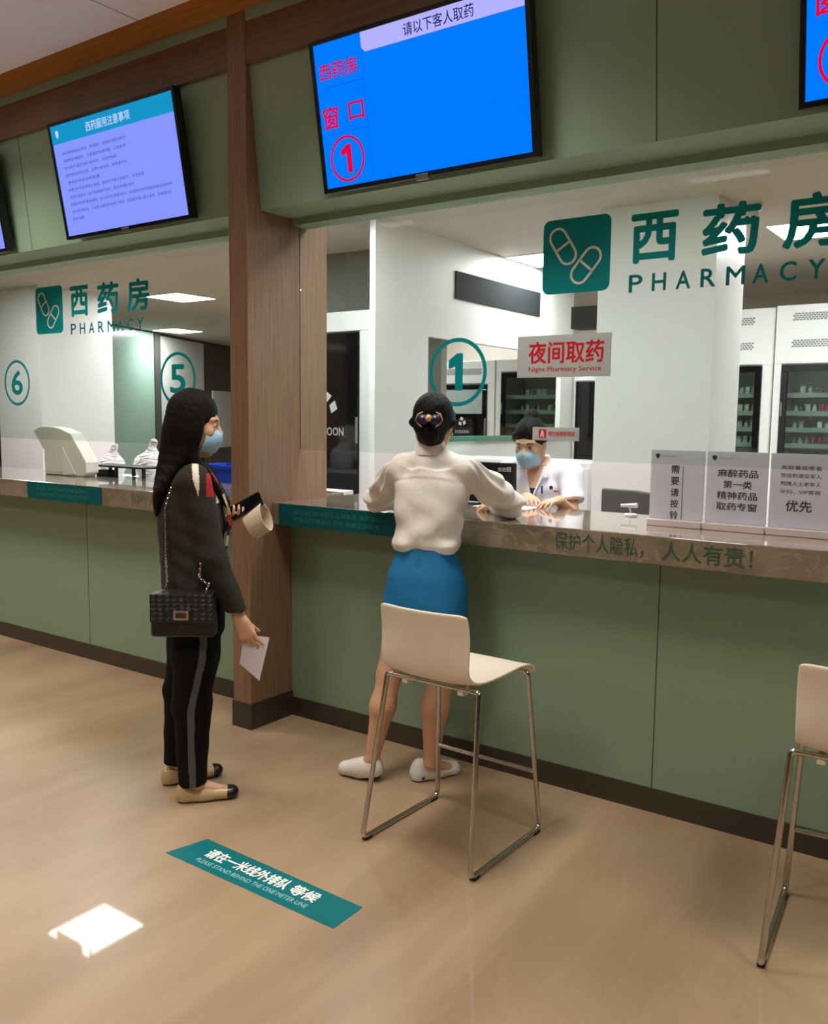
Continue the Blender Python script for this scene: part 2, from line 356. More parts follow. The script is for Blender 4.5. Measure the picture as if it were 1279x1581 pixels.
def decals(parent, dx, nums):
    sq = obj('capsule_panel', MB().flat(rrect(-1.738+dx, -1.441+dx, 2.063, 2.361, .03), fg), teal, parent)
    c = MB(); capsule(c, -1.648+dx, 2.252, -58, .085, .041, .010, fg2); capsule(c, -1.545+dx, 2.168, 50, .085, .041, .010, fg2)
    obj('capsule_emblem', c, whitev, sq)
    for ch, x0, x1 in (('西', -1.359, -1.172), ('药', -1.082, -.872), ('房', -.796, -.590)): obj('lettering', MB().text(ch, x0+dx, x1+dx, 2.155, 2.343, fg, bold=0.062), teal, parent)
    xs = np.linspace(-1.361, -.705, 8); deep_teal = MATS.get('deep_teal_vinyl') or mat('deep_teal_vinyl', (0, 122, 132), .5, spec=.2)
    for ch, x in zip('PHARMACY', xs): obj('english_letter', MB().text(ch, x+dx, x+dx+(.056 if ch != 'M' else .068), 2.046, 2.114, fg, bold=0.042), deep_teal, parent)
    for n, cx in nums:
        r = obj('number_ring', MB().ring(cx, 1.754, .134, .152, fg), teal, parent)
        wv = .052 if n == '1' else .075
        obj('window_number', MB().text(n, cx-wv*.9, cx+wv*(.55 if n == '1' else .9), 1.672, 1.838, fg, bold=0.057), teal, r)
decals(window_1, 0, [('1', -2.150)])
decals(window_2, -3.68, [('5', -4.034), ('6', -5.668)])
# hanging card and small sticker
t = thing('night_service_sign', 'frosted sign on the glass with red night pharmacy service lettering', 'sign', (-1.64, YG, 1.724))
obj('sign_panel', box(-1.845, -1.425, YG-.006, YG-.0005, 1.724, 1.897), frost, t)
f = lambda u, v: (u, YG-.0072, v)
s = MB().text('夜间取药', -1.793, -1.452, 1.780, 1.872, f, bold=0.042); obj('lettering', s, red_v, t); obj('english_lettering', MB().text('Night Pharmacy Service', -1.790, -1.462, 1.741, 1.768, f, bold=0.016), red_v, t)
t = thing('small_window_notice', 'small pale notice with red square stuck on glass above the pharmacist', 'sign', (-1.65, YG, 1.46))
obj('sign_panel', box(-1.765, -1.552, YG-.005, YG-.0005, 1.461, 1.516), frost, t)
s = MB().flat([(-1.735, 1.471), (-1.700, 1.471), (-1.700, 1.507), (-1.735, 1.507)], f, 0); obj('red_square', s, red_v, t)
obj('lettering', MB().text('请勿倚靠玻璃窗', -1.690, -1.570, 1.480, 1.500, f, bold=0.026), red_v, t)
s = MB().add([f(-1.727, 1.474), f(-1.722, 1.474), f(-1.7175, 1.488), f(-1.713, 1.474), f(-1.708, 1.474), f(-1.714, 1.503), f(-1.721, 1.503)], [(0, 1, 2, 3, 4, 5, 6)])
s.v = [(x, y-.0008, z) for x, y, z in s.v]; obj('pictogram', s, whitev, t)

# ------------------------------------------------------------------ screens on the bulkhead
TILT = math.atan2(.104, .594)
def tv_pt(cx):
    up = Vector((0, -math.sin(TILT), math.cos(TILT))); nb = Vector((0, math.cos(TILT), math.sin(TILT))); o = Vector((cx, -.28, 2.518))
    return lambda u, d, v: o + Vector((u, 0, 0)) + up*v + nb*d
scr_blue = emit('screen_blue', (0, 122, 255), 1.0); scr_lilac = emit('screen_lilac', (134, 152, 255), 1.0); scr_bar = emit('screen_pale_bar', (182, 178, 255), 1.0)
scr_red = emit('screen_red', (235, 0, 62), 1.0); scr_ink = emit('screen_ink', (26, 32, 96), 1.0); scr_teal = emit('screen_teal', (22, 148, 200), 1.0)
scr_white = emit('screen_white_text', (190, 214, 255), 1.0); scr_line = emit('screen_divider', (0, 96, 220), 1.0); scr_ink2 = emit('screen_grey_text', (62, 66, 140), 1.0)
def tv(cx, label):
    q = tv_pt(cx); t = thing('wall_screen', label, 'screen', (cx, -.28, 2.518)); g = lambda p: q(*p)
    obj('casing', MB().box(-.519, .519, .006, .045, 0, .604, fn=g).box(-.3, .3, .045, .065, .12, .48, fn=g), black, t, bevel=.003)
    fr = MB(); fr.box(-.519, .519, -.002, .006, 0, .018, fn=g); fr.box(-.519, .519, -.002, .006, .587, .604, fn=g); fr.box(-.519, -.501, -.002, .006, .018, .587, fn=g); fr.box(.501, .519, -.002, .006, .018, .587, fn=g)
    obj('bezel', fr, black, t)
    obj('logo_tab', MB().box(-.03, .03, -.004, .01, -.012, .012, fn=g), alu, t, bevel=.002)
    y = -.205
    k = MB()
    for x in (-.18, .18): obj('bracket', box(cx+x-.02, cx+x+.02, -.266, y-.018, 2.70, 2.76), black_m, t)
    return t, q
F3 = lambda q, d: (lambda u, v: q(u, d, v))
def call_screen(cx, label, side=True):
    t, q = tv(cx, label); f0 = F3(q, .004); f1 = F3(q, .0025); f2 = F3(q, .001)
    sc = obj('display', MB().flat([(-.501, .018), (.501, .018), (.501, .587), (-.501, .587)], f0), scr_blue, t)
    obj('title_bar', MB().flat([(-.248, .530), (-.230, .512), (.501, .512), (.501, .587), (-.248, .587)], f1), scr_bar, sc)
    obj('title_text', MB().text('请以下客人取药', -.035, .288, .524, .572, f2, bold=0.016), scr_ink, sc)
    obj('department_text', MB().text('西药房', -.478, -.275, .445, .508, f2, bold=0.026), scr_red, sc); obj('window_text', MB().text('窗', -.483, -.398, .252, .342, f2, bold=0.031), scr_red, sc); obj('window_text', MB().text('口', -.343, -.262, .268, .340, f2, bold=0.036), scr_red, sc)
    obj('call_ring', MB().ring(-.374, .126, .082, .092, f2), scr_red, sc); obj('call_number', MB().text('1', -.405, -.350, .068, .182, f2), scr_red, sc)
    s = MB()
    for z in (.416, .233): obj('divider', MB().flat([(-.456, z-.0015), (-.25, z-.0015), (-.25, z+.0015), (-.456, z+.0015)], f1), scr_line, sc)
    s.flat([(-.251, .03), (-.249, .03), (-.249, .512), (-.251, .512)], f1); obj('divider', s, scr_line, sc)
call_screen(-2.115, 'blue call screen with red number one in a circle, above window one')
call_screen(-.168, 'blue call screen cut off by the top right edge')
def info_screen(cx, label):
    t, q = tv(cx, label); f0 = F3(q, .004); f1 = F3(q, .0025); f2 = F3(q, .001)
    sc = obj('display', MB().flat([(-.501, .018), (.501, .018), (.501, .587), (-.501, .587)], f0), scr_lilac, t)
    obj('title_bar', MB().flat([(-.501, .494), (.501, .494), (.501, .587), (-.501, .587)], f1), scr_teal, sc)
    s = MB().text('西药服用注意事项', -.193, .172, .515, .562, f2, bold=0.021); obj('title_text', s, scr_white, sc); s = MB().add([f2(x, z) for x, z in ((-.46, .56), (-.435, .56), (-.435, .535), (-.4475, .518), (-.46, .535))], [(0, 1, 2, 3, 4)])
    obj('title_emblem', s, scr_white, sc)
    lines = ['请仔细阅读药品说明书，按时服药，如有疑问请咨询药师', '请按照医嘱服药，不要擅自增减药量，以免影响', '如出现不适症状请立即停药，并及时就医', '服药期间请勿饮酒，注意饮食清淡，多喝温开水', '请核对药品名称数量', '胶囊与片剂请用温水送服，服药后不要立即躺下，注意休息', '请将药品放在儿童不能接触的地方，阴凉干燥处保存',
             '如漏服药物请不要加倍服用，按下次时间正常服药即可，同时服用多种药物请告知医生或者药师', '孕妇哺乳期妇女、儿童老人请在医生指导下用药，药品离开窗口概不退换，请保留处方', '祝您早日康复']
    ends = [.115, .105, .02, .095, -.14, .215, .125, .415, .40, -.33]
    for i, (l, e) in enumerate(zip(lines, ends)): z = .432 - i*.0375; obj('text_line', MB().text('· '+l, -.443, e, z, z+.017, f2), scr_ink2, sc)
info_screen(-4.018, 'lilac information screen with lines of small text, left of the pillar')
info_screen(-5.66, 'lilac screen cut off by the left edge')

# ------------------------------------------------------------------ acrylic sign stand on the counter
fS = lambda u, v: (u, .1965, v)
SX = [(-1.294, -1.071), (-1.066, -.832), (-.827, -.600)]; SL = ['acrylic sign with one vertical column of characters, leftmost of the three on the counter', 'acrylic sign with four rows of characters, middle of the three on the counter', 'acrylic priority sign with small rows, rightmost of the three on the counter']
for i, ((x0, x1), lb) in enumerate(zip(SX, SL)):
    t = thing('acrylic_sign', lb, 'sign', ((x0+x1)/2, .2, ZCT)); 
    obj('card', box(x0+.002, x1-.002, .198, .203, ZCT+.028, 1.432), card, t, bevel=.001)
    obj('sign_foot', box(x0+.001, x1-.001, .17, .235, ZCT, ZCT+.028), mat('clear_base', (226, 214, 212), .15), t, bevel=.003)
    s = MB()
    if i < 2 :
        sx = x0+.022; s.add([fS(sx+a, 1.408+bb) for a, bb in ((0, .008), (.017, .008), (.017, -.004), (.0085, -.013), (0, -.004))], [(0, 1, 2, 3, 4)])
        obj('header_emblem', s, ink, t); obj('header_print', MB().text('药房服务窗口', sx+.026, sx+.086, 1.402, 1.410, fS), MATS.get('pale_ink') or mat('pale_ink', (130, 134, 136), .6), t)
    if i == 0:
        for k, ch in enumerate('需要请按铃'): obj('lettering', MB().text(ch, x0+.088, x0+.122, 1.338-k*.046, 1.371-k*.046, fS, bold=0.036), ink, t)
        s = MB().text('P', 0, .001, 0, .001, fS) if False else MB(); s.flat([(x0+.134, 1.155), (x0+.138, 1.155), (x0+.138, 1.370), (x0+.134, 1.370)], fS); obj('fine_print', s, MATS['pale_ink'], t)
    elif i == 1:
        for k, (l, a, bb) in enumerate((('麻醉药品', .045, .198), ('第一类', .068, .176), ('精神药品', .045, .198), ('取药专窗', .045, .198))): obj('lettering', MB().text(l, x0+a, x0+bb, 1.333-k*.043, 1.364-k*.043, fS, bold=0.036), ink, t)
    else:
        for k, l in enumerate(('高龄重症患者', '现役和退役军人', '残障人士老年人', '孕妇、VIP客商')): obj('lettering', MB().text(l, x0+.04, x0+.182, 1.372-k*.030, 1.388-k*.030, fS, bold=0.016), ink, t)
        obj('lettering', MB().text('优先', x0+.062, x0+.155, 1.215, 1.258, fS, bold=0.036), ink, t)

# ------------------------------------------------------------------ floor sticker
t = thing('floor_sticker', 'teal queueing strip stuck on the floor before the white stool', 'sticker', (-2.02, -1.285, 0))
quad = [(-2.440, -1.362), (-1.654, -1.369), (-1.655, -1.224), (-2.400, -1.204)]
obj('strip', MB().prism(quad, lambda u, v, d: (u, v, d), .0004, .0014), teal_f, t)
ff = lambda u, v: (u, v, .0019)
obj('lettering', MB().text('请在一米线外排队', -2.320, -1.93, -1.300, -1.240, ff, bold=0.052), whitev, t); obj('lettering', MB().text('等候', -1.915, -1.80, -1.302, -1.243, ff, bold=0.052), whitev, t)
obj('english_lettering', MB().text('PLEASE STAND BEHIND THE ONE METER LINE', -2.315, -1.80, -1.338, -1.316, ff), mat('pale_teal_print', (150, 200, 200), .5), t)

# ------------------------------------------------------------------ stools
def make_stool(loc, label):
    t = thing('counter_stool', label, 'stool', loc, 'white counter stools')
    # shell: a profile swept across, curled at front, rising at back (local: x across, y towards counter, z up)
    prof = [(.250, .605), (.246, .628), (.225, .642), (.17, .645), (.08, .640), (-.02, .634), (-.10, .632), (-.155, .640), (-.188, .664), (-.205, .70), (-.214, .75), (-.220, .80), (-.226, .85), (-.234, .885), (-.236, .899)]
    half = [.195, .200, .203, .204, .202, .198, .192, .188, .186, .186, .187, .188, .187, .185, .182]
    US = [-1, -.965, -.88, -.72, -.54, -.36, -.18, 0, .18, .36, .54, .72, .88, .965, 1]; n = len(US); V = []
    for (y, z), hw in zip(prof, half):
        for j in range(n):
            u = US[j]; back = max(0, min(1, (z-.66)/.12)); seat = 1-back
            V.append((hw*u, y + back*.030*u*u, z + seat*(.016*abs(u)**3 if y < .2 else -.004*u*u)))
    V = np.array(V).reshape(len(prof), n, 3)
    # round the two top corners
    for j in range(n):
        u = abs(US[j]); V[-1, j, 2] -= .009*max(0, (u-.88)/.12)**2
    dy = np.gradient(V[:, n//2, 1]); dz = np.gradient(V[:, n//2, 2]); ln = np.hypot(dy, dz); nn = np.stack([np.zeros_like(dy), dz/ln, -dy/ln], 1)   # towards the outside
    th = .010; Wv = V - nn[:, None, :]*th*-1 if False else V + nn[:, None, :]*(-th)
    k = len(prof); vs = V.reshape(-1, 3).tolist() + Wv.reshape(-1, 3).tolist(); N = k*n; fs = []
    for i in range(k-1):
        for j in range(n-1):
            a = i*n+j; fs += [(a, a+1, a+n+1, a+n), (N+a, N+a+n, N+a+n+1, N+a+1)]
    for i in range(k-1): fs += [(i*n, i*n+n, N+i*n+n, N+i*n), (i*n+n-1, N+i*n+n-1, N+i*n+2*n-1, i*n+2*n-1)]
    for j in range(n-1): fs += [(j, N+j, N+j+1, j+1), ((k-1)*n+j, (k-1)*n+j+1, N+(k-1)*n+j+1, N+(k-1)*n+j)]
    sh = MB().add(vs, fs); obj('shell', sh, stool_w, t, local=True, smooth=180, sub=1)
    for x in (-.12, .12): obj('shell_lug', box(x-.012, x+.012, -.15, -.11, .596, .628), stool_w, t, local=True, bevel=.004)
    for sx in (-1, 1):
        pts = [(sx*.17, -.150, .622), (sx*.198, -.150, .622), (sx*.236, -.245, .012), (sx*.236, .235, .012), (sx*.200, .180, .622), (sx*.165, .180, .622)]
        leg = obj('sled_leg', MB().tube(fillet(pts, .032), .0095, 14), chrome, t, local=True, smooth=60)
        for y in (-.215, .205): obj('glide', box(sx*.236-.011, sx*.236+.011, y-.02, y+.02, 0, .012), black_m, leg, local=True, bevel=.003)
    for y in (-.150, .180): obj('under_frame', MB().tube([(-.19, y, .622), (.19, y, .622)], .008), chrome, t, local=True, smooth=60)
    obj('foot_rest', MB().tube([(-.223, .214, .235), (.223, .214, .235)], .0085), chrome, t, local=True, smooth=60)
    return t
stool = make_stool((-1.690, -.640, 0), 'white plastic counter stool behind the woman in a blue skirt')
copy_tree(stool, (-.330, -.545, 0), 'white plastic counter stool cut off by the right edge', math.radians(4.7)); stool.rotation_euler = (0, 0, math.radians(-1.5))

# ------------------------------------------------------------------ things behind the glass
def emblem(mb, cx, cz, r, f):
    for a in (100, 220, 340):
        P = [(cx+r*.18*math.cos(math.radians(a)), cz+r*.18*math.sin(math.radians(a)))] + [(cx+r*k*math.cos(math.radians(a+d)), cz+r*k*math.sin(math.radians(a+d))) for k, d in ((.75, -42), (1.0, 0), (.75, 42))]
        mb.flat(P, f)
def door_cabinet(x0, x1, y, ztop, zdoor, label, brand=True, window=False, dx0=.07, dx1=.09, bottles=None, zb=.9, shelves=None, text_h=.045, name='drug_cabinet', tz=1.44, vents=False, hx=None):
    """White cabinet, black framed door: blank dark glass with a brand mark, or clear with shelves of bottles."""
    t = thing(name, label, 'cabinet', ((x0+x1)/2, y, 0)); D = .55; a, b_ = x0+dx0, x1-dx1
    m = MB(); m.box(x0, x1, y+.02, y+D, 0, zb-.05); m.box(x0, x1, y+.02, y+D, zdoor, ztop); m.box(x0, a, y+.02, y+D, zb-.05, zdoor); m.box(b_, x1, y+.02, y+D, zb-.05, zdoor); m.box(a, b_, y+D-.03, y+D, zb-.05, zdoor)
    m.box(x0+.004, x1-.004, y, y+.02, zdoor+.012, ztop-.004); m.box(x0+.004, x1-.004, y, y+.02, .05, zb-.06); m.box(x0+.004, a-.004, y+.0, y+.02, zb-.06, zdoor+.012); m.box(b_+.004, x1-.004, y, y+.02, zb-.06, zdoor+.012)
    obj('carcass', m, white_gloss, t, bevel=.004)
    fw = .055; g = MB(); g.box(a, b_, y-.012, y+.015, zdoor-fw, zdoor); g.box(a, b_, y-.012, y+.015, zb-.05, zb+fw-.05); g.box(a, a+fw, y-.012, y+.015, zb-.05+fw, zdoor-fw); g.box(b_-fw, b_, y-.012, y+.015, zb-.05+fw, zdoor-fw)
    d = obj('door', g, blackglass, t, bevel=.004)
    ft = lambda u, v: (u, y-.0135, v)
    if bottles is None:
        zz = zdoor-fw if not window else 1.60
        obj('door_glass', box(a+fw, b_-fw, y-.008, y+.004, zb-.05+fw, zz), blackglass, d)
        if window: obj('door_window', box(a+fw, b_-fw, y-.006, y+.004, zz, zdoor-fw), mat('grey_pane', (168, 178, 176), .2), d)
        cx = (a+b_)/2; s = MB().text('KOKOON', cx-text_h*2.6, cx+text_h*2.6, tz-text_h/2, tz+text_h/2, lambda u, v: (u, y-.0095 if True else 0, v)); emblem(s, cx, tz+text_h*3.4, text_h*1.7, lambda u, v: (u, y-.0095, v))
        obj('brand_mark', s, mat('pale_grey_print', (196, 196, 198), .5), d)
    else:
        obj('door_glass', box(a+fw, b_-fw, y-.004, y+.002, zb-.05+fw, zdoor-fw), cabglass, d)
        for z in shelves: obj('shelf', MB().box(a, b_, y+.05, y+D-.03, z-.012, z).box(a, b_, y+.045, y+.05, z-.012, z+.03), mat('shelf_grey', (168, 172, 170), .5) if 'shelf_grey' not in MATS else MATS['shelf_grey'], t)
    obj('handle', MB().box(b_-.012, b_-.002, y-.03, y-.012, 1.35, 1.55) if bottles is None else MB().box(a+.012, a+.022, y-.03, y-.012, 1.60, 1.72), alu, d)
    if vents:
        vm = mat('vent_grey', (120, 124, 128), .5) if 'vent_grey' not in MATS else MATS['vent_grey']
        for z in vents:
            v = MB(); 
            for r in range(4):
                zz = z + (r-1.5)*.017; n = int((b_-a-.14)/.028)
                for k in range(n): xx = a+.07+k*.028+(.014 if r % 2 else 0); v.box(xx, xx+.022, y-.001, y+.001, zz-.0065, zz+.0065)
            obj('vent', v, vm, t)
    return t
door_cabinet(-4.95, -4.13, 2.0, 2.355, 2.19, 'white drug cabinet with a dark door just right of the wood pillar', zb=.96, text_h=.062, tz=1.436, dx1=.14)
door_cabinet(-5.69, -4.87, 5.1, 2.18, 1.92, 'white drug cabinet with grey pane above the bow clip', window=True, text_h=.033, tz=1.40, dx0=.10, dx1=.10, vents=(2.06,))
bz = [1.04, 1.185, 1.33, 1.47, 1.615, 1.775]
door_cabinet(-4.86, -3.955, 5.1, 2.18, 2.04, 'drug cabinet with clear door behind the pharmacist, bottles and green boxes on its shelves', bottles=1, shelves=bz, vents=False)  # grey shelves stocked with bottles and cartons
door_cabinet(-3.945, -3.0, 5.1, 2.18, 1.93, 'narrow view of a dark cabinet door left of the white column', text_h=.045, tz=1.40, dx0=.03)
door_cabinet(-2.86, -1.985, 5.0, 2.553, 2.043, 'tall white cabinet with bottles, half hidden by the white column', bottles=1, shelves=bz, vents=(2.44, 2.22))
door_cabinet(-1.975, -.98, 5.0, 2.565, 2.045, 'tall white cabinet with bottles and red boxes at the right edge', bottles=1, shelves=bz, vents=(2.46, 2.23))
# bottles
bm = {'pale bottle': mat('pale_bottle', (206, 210, 204), .35), 'red box': mat('red_carton', (176, 44, 54), .6), 'green box': mat('green_carton', (54, 122, 88), .6), 'white box': mat('white_carton', (214, 216, 214), .6), 'brown bottle': mat('brown_bottle', (96, 62, 44), .3)}
def lathe(prof, n=14):
    vs = [(r*math.cos(2*math.pi*j/n), r*math.sin(2*math.pi*j/n), z) for r, z in prof for j in range(n)]; k = len(prof)
    return MB().add(vs, [(i*n+j, i*n+(j+1) % n, (i+1)*n+(j+1) % n, (i+1)*n+j) for i in range(k-1) for j in range(n)] + [tuple(range(n-1, -1, -1)), tuple((k-1)*n+j for j in range(n))])
protos = {}
def stock(kind, loc, where, k, row):
    nm = 'medicine_bottle' if 'bottle' in kind else 'medicine_box'
    lab = f'{kind} on the {row} shelf of the {where}'
    if kind not in protos:
        mb = lathe([(.001, 0), (.017, 0), (.018, .004), (.018, .058), (.013, .068), (.009, .071), (.010, .073), (.010, .090), (.001, .091)]) if 'bottle' in kind else box(-.018, .018, -.02, .02, 0, .09)
        o = obj(nm, mb, bm[kind], local=True, smooth=40); o.location = loc; protos[kind] = o; props(o, lab, 'bottle' if 'bottle' in kind else 'box', f'{lab}s'); return
    o = protos[kind].copy(); COL.objects.link(o); o.location = loc; props(o, lab, None, f'{lab}s')
rows = ['hidden', 'hidden', 'lowest visible', 'second visible', 'third visible', 'top']
for r, z in enumerate(bz):
    if r < 2: continue
    for k in range(14):
        if random.random() < .14: continue
        stock('red box' if (r == 4 and k > 3) or (r == 2 and k in (3, 4, 5)) else random.choice(['pale bottle', 'white box', 'pale bottle', 'brown bottle']), (-1.80+k*.053, 5.12+random.uniform(0, .03), z), 'right edge cabinet', k, rows[r])
    for k in range(4): stock(random.choice(['pale bottle', 'white box']), (-2.33+k*.056, 5.13, z), 'half hidden tall cabinet', k, rows[r])
    for k in range(9):
        if random.random() < .2: continue
        stock(random.choice(['green box', 'pale bottle', 'green box', 'white box']), (-4.60+k*.066, 5.24, z), 'cabinet behind the pharmacist', k, rows[r])
# dark box of unknown kind on the column's left
g = thing('wall_box', 'small black box fixed high on the left side of the white column', 'fixture', (-2.6, 2.62, 2.19))
obj('box_body', box(-2.79, -2.56, 2.56, 2.70, 2.19, 2.345), black_m, g, bevel=.004); obj('wall_arm', box(-2.56, -2.52, 2.60, 2.66, 2.24, 2.30), black_m, g)
# security camera on the ceiling
def sec_cam(x, y, label):
    t = thing('security_camera', label, 'camera', (x, y, ZR))
    b = lathe([(.001, 0), (.062, 0), (.062, -.02), (.05, -.05), (.02, -.06), (.001, -.06)]); b.v = [(a+x, c+y, d+ZR) for a, c, d in b.v]; obj('base', b, white_gloss, t, smooth=40)
    h = lathe([(.001, -.05), (.035, -.05), (.042, -.075), (.042, -.11), (.03, -.125), (.001, -.126)]); h.v = [(a+x, c+y-.005, d+ZR) for a, c, d in h.v]; obj('camera_head', h, white_gloss, t, smooth=40)
    for dx in (-.02, .02): obj('lens', MB().tube([(x+dx, y-.035, ZR-.098), (x+dx, y-.055, ZR-.102)], .013), black, t, smooth=40)
sec_cam(-1.62, 2.75, 'white twin lens camera on the ceiling above the large teal characters')
sec_cam(-8.35, 2.75, 'tiny white ceiling camera behind the left pharmacy lettering')
# monitor seen from behind
t = thing('monitor', 'black monitor back between the white blouse sleeve and the pharmacist', 'monitor', (-2.22, .5, ZCT))
obj('casing', MB().box(-2.405, -2.075, .48, .505, 1.135, 1.335), black, t, bevel=.006)
obj('stand', MB().box(-2.29, -2.19, .505, .54, 1.124, 1.20).box(-2.33, -2.15, .44, .60, ZCT, 1.13), black, t)
s = MB()
for k, wd in enumerate((.018, .018, .022)): s.text('田' if k < 2 else '目', -2.168+k*.024, -2.168+k*.024+wd, 1.292, 1.310+.004*(k == 2), lambda u, v: (u, .4792, v))
obj('rear_label', s, whitev, t)
t = thing('desk_microphone', 'small white device on a thin stalk left of the acrylic signs', 'device', (-1.47, .45, ZCT))
m = lathe([(.001, 0), (.03, 0), (.03, .008), (.024, .012), (.001, .013)]); m.v = [(a-1.47, b_+.45, c+ZCT) for a, b_, c in m.v]; obj('base', m, white_gloss, t, smooth=40)
obj('stalk', MB().tube([(-1.47, .45, ZCT+.01), (-1.472, .45, ZCT+.03), (-1.48, .45, ZCT+.045)], .004, 8), white_gloss, t, smooth=60); obj('device_head', MB().tube([(-1.515, .45, ZCT+.045), (-1.44, .45, ZCT+.05)], [.007, .011]), white_gloss, t, smooth=60)
# chair behind her
t = thing('office_chair', 'dark chair back beside the pharmacist', 'chair', (-1.72, 1.25, 0))
cb = MB(); n = 10; pv = [(-1.92+.36*k/n, 1.20+.05*math.cos(math.pi*k/n)**2*-1) for k in range(n+1)]
cb.prism([(x, z) for x, z in ((-1.93, 1.045), (-1.575, 1.035), (-1.565, 1.14), (-1.62, 1.165), (-1.75, 1.178), (-1.93, 1.18))], lambda u, v, d: (u, d, v), 1.19, 1.225)
obj('backrest', cb, mid_grey, t, bevel=.008); obj('chair_seat', box(-1.96, -1.52, 1.20, 1.62, .60, .67), mid_grey, t, bevel=.02)
obj('back_post', MB().tube([(-1.74, 1.23, 1.1), (-1.74, 1.28, .70), (-1.74, 1.35, .61)], .016), black, t, smooth=60); obj('gas_column', MB().tube([(-1.74, 1.41, .04), (-1.74, 1.41, .60)], .025), black, t, smooth=60)
for k in range(5): a = 2*math.pi*k/5; obj('star_foot', MB().tube([(-1.74, 1.41, .08), (-1.74+.26*math.cos(a), 1.41+.26*math.sin(a), .03)], [.025, .018]), black, t, smooth=60)
t = thing('rear_cupboard', 'white low cupboard under the partition opening', 'cupboard', (-3.4, 2.9, 0)); obj('carcass', box(-3.9, -2.62, 2.6, 3.1, 0, 1.24), white_gloss, t, bevel=.005)
for x in (-3.9, -3.26): obj('door', box(x+.005, x+.63, 2.585, 2.6, .06, 1.2), white_gloss, t, bevel=.003)
# left room: scanner on the counter, shelf, bags, crate
t = thing('counter_scanner', 'white curved reader stand on the counter before window six', 'reader', (-5.5, .3, ZCT))
poly = [(-5.885, 1.427), (-5.82, 1.452), (-5.755, 1.461), (-5.66, 1.460), (-5.56, 1.448), (-5.442, 1.417), (-5.34, 1.31), (-5.267, 1.224), (-5.27, 1.154), (-5.311, ZCT), (-5.754, ZCT), (-5.757, 1.293), (-5.832, 1.373)]
obj('body', MB().prism(poly, lambda u, v, d: (u, d, v), .30, .40), mat('reader_white', (222, 220, 210), .35), t, bevel=.006)
obj('inner_panel', MB().prism([(-5.53, 1.32), (-5.385, 1.14), (-5.53, ZCT+.004)], lambda u, v, d: (u, d, v), .294, .30), white_gloss, t)
obj('reader_slot', box(-5.74, -5.54, .294, .30, 1.13, 1.155), mat('reader_pale', (206, 204, 196), .4), t)
t = thing('desk_riser', 'small black frame shelf on the left counter beside the white reader', 'shelf', (-5.1, .5, ZCT))
obj('top_board', box(-5.40, -4.82, .42, .60, 1.190, 1.202), black_m, t)
for x in (-5.39, -5.13, -4.84): [obj('riser_leg', box(x-.009, x+.009, yy, yy+.018, ZCT, 1.19), black_m, t) for yy in (.43, .572)]
obj('cable_box', box(-5.375, -5.24, .45, .52, ZCT, 1.165), black_m, t, bevel=.006)

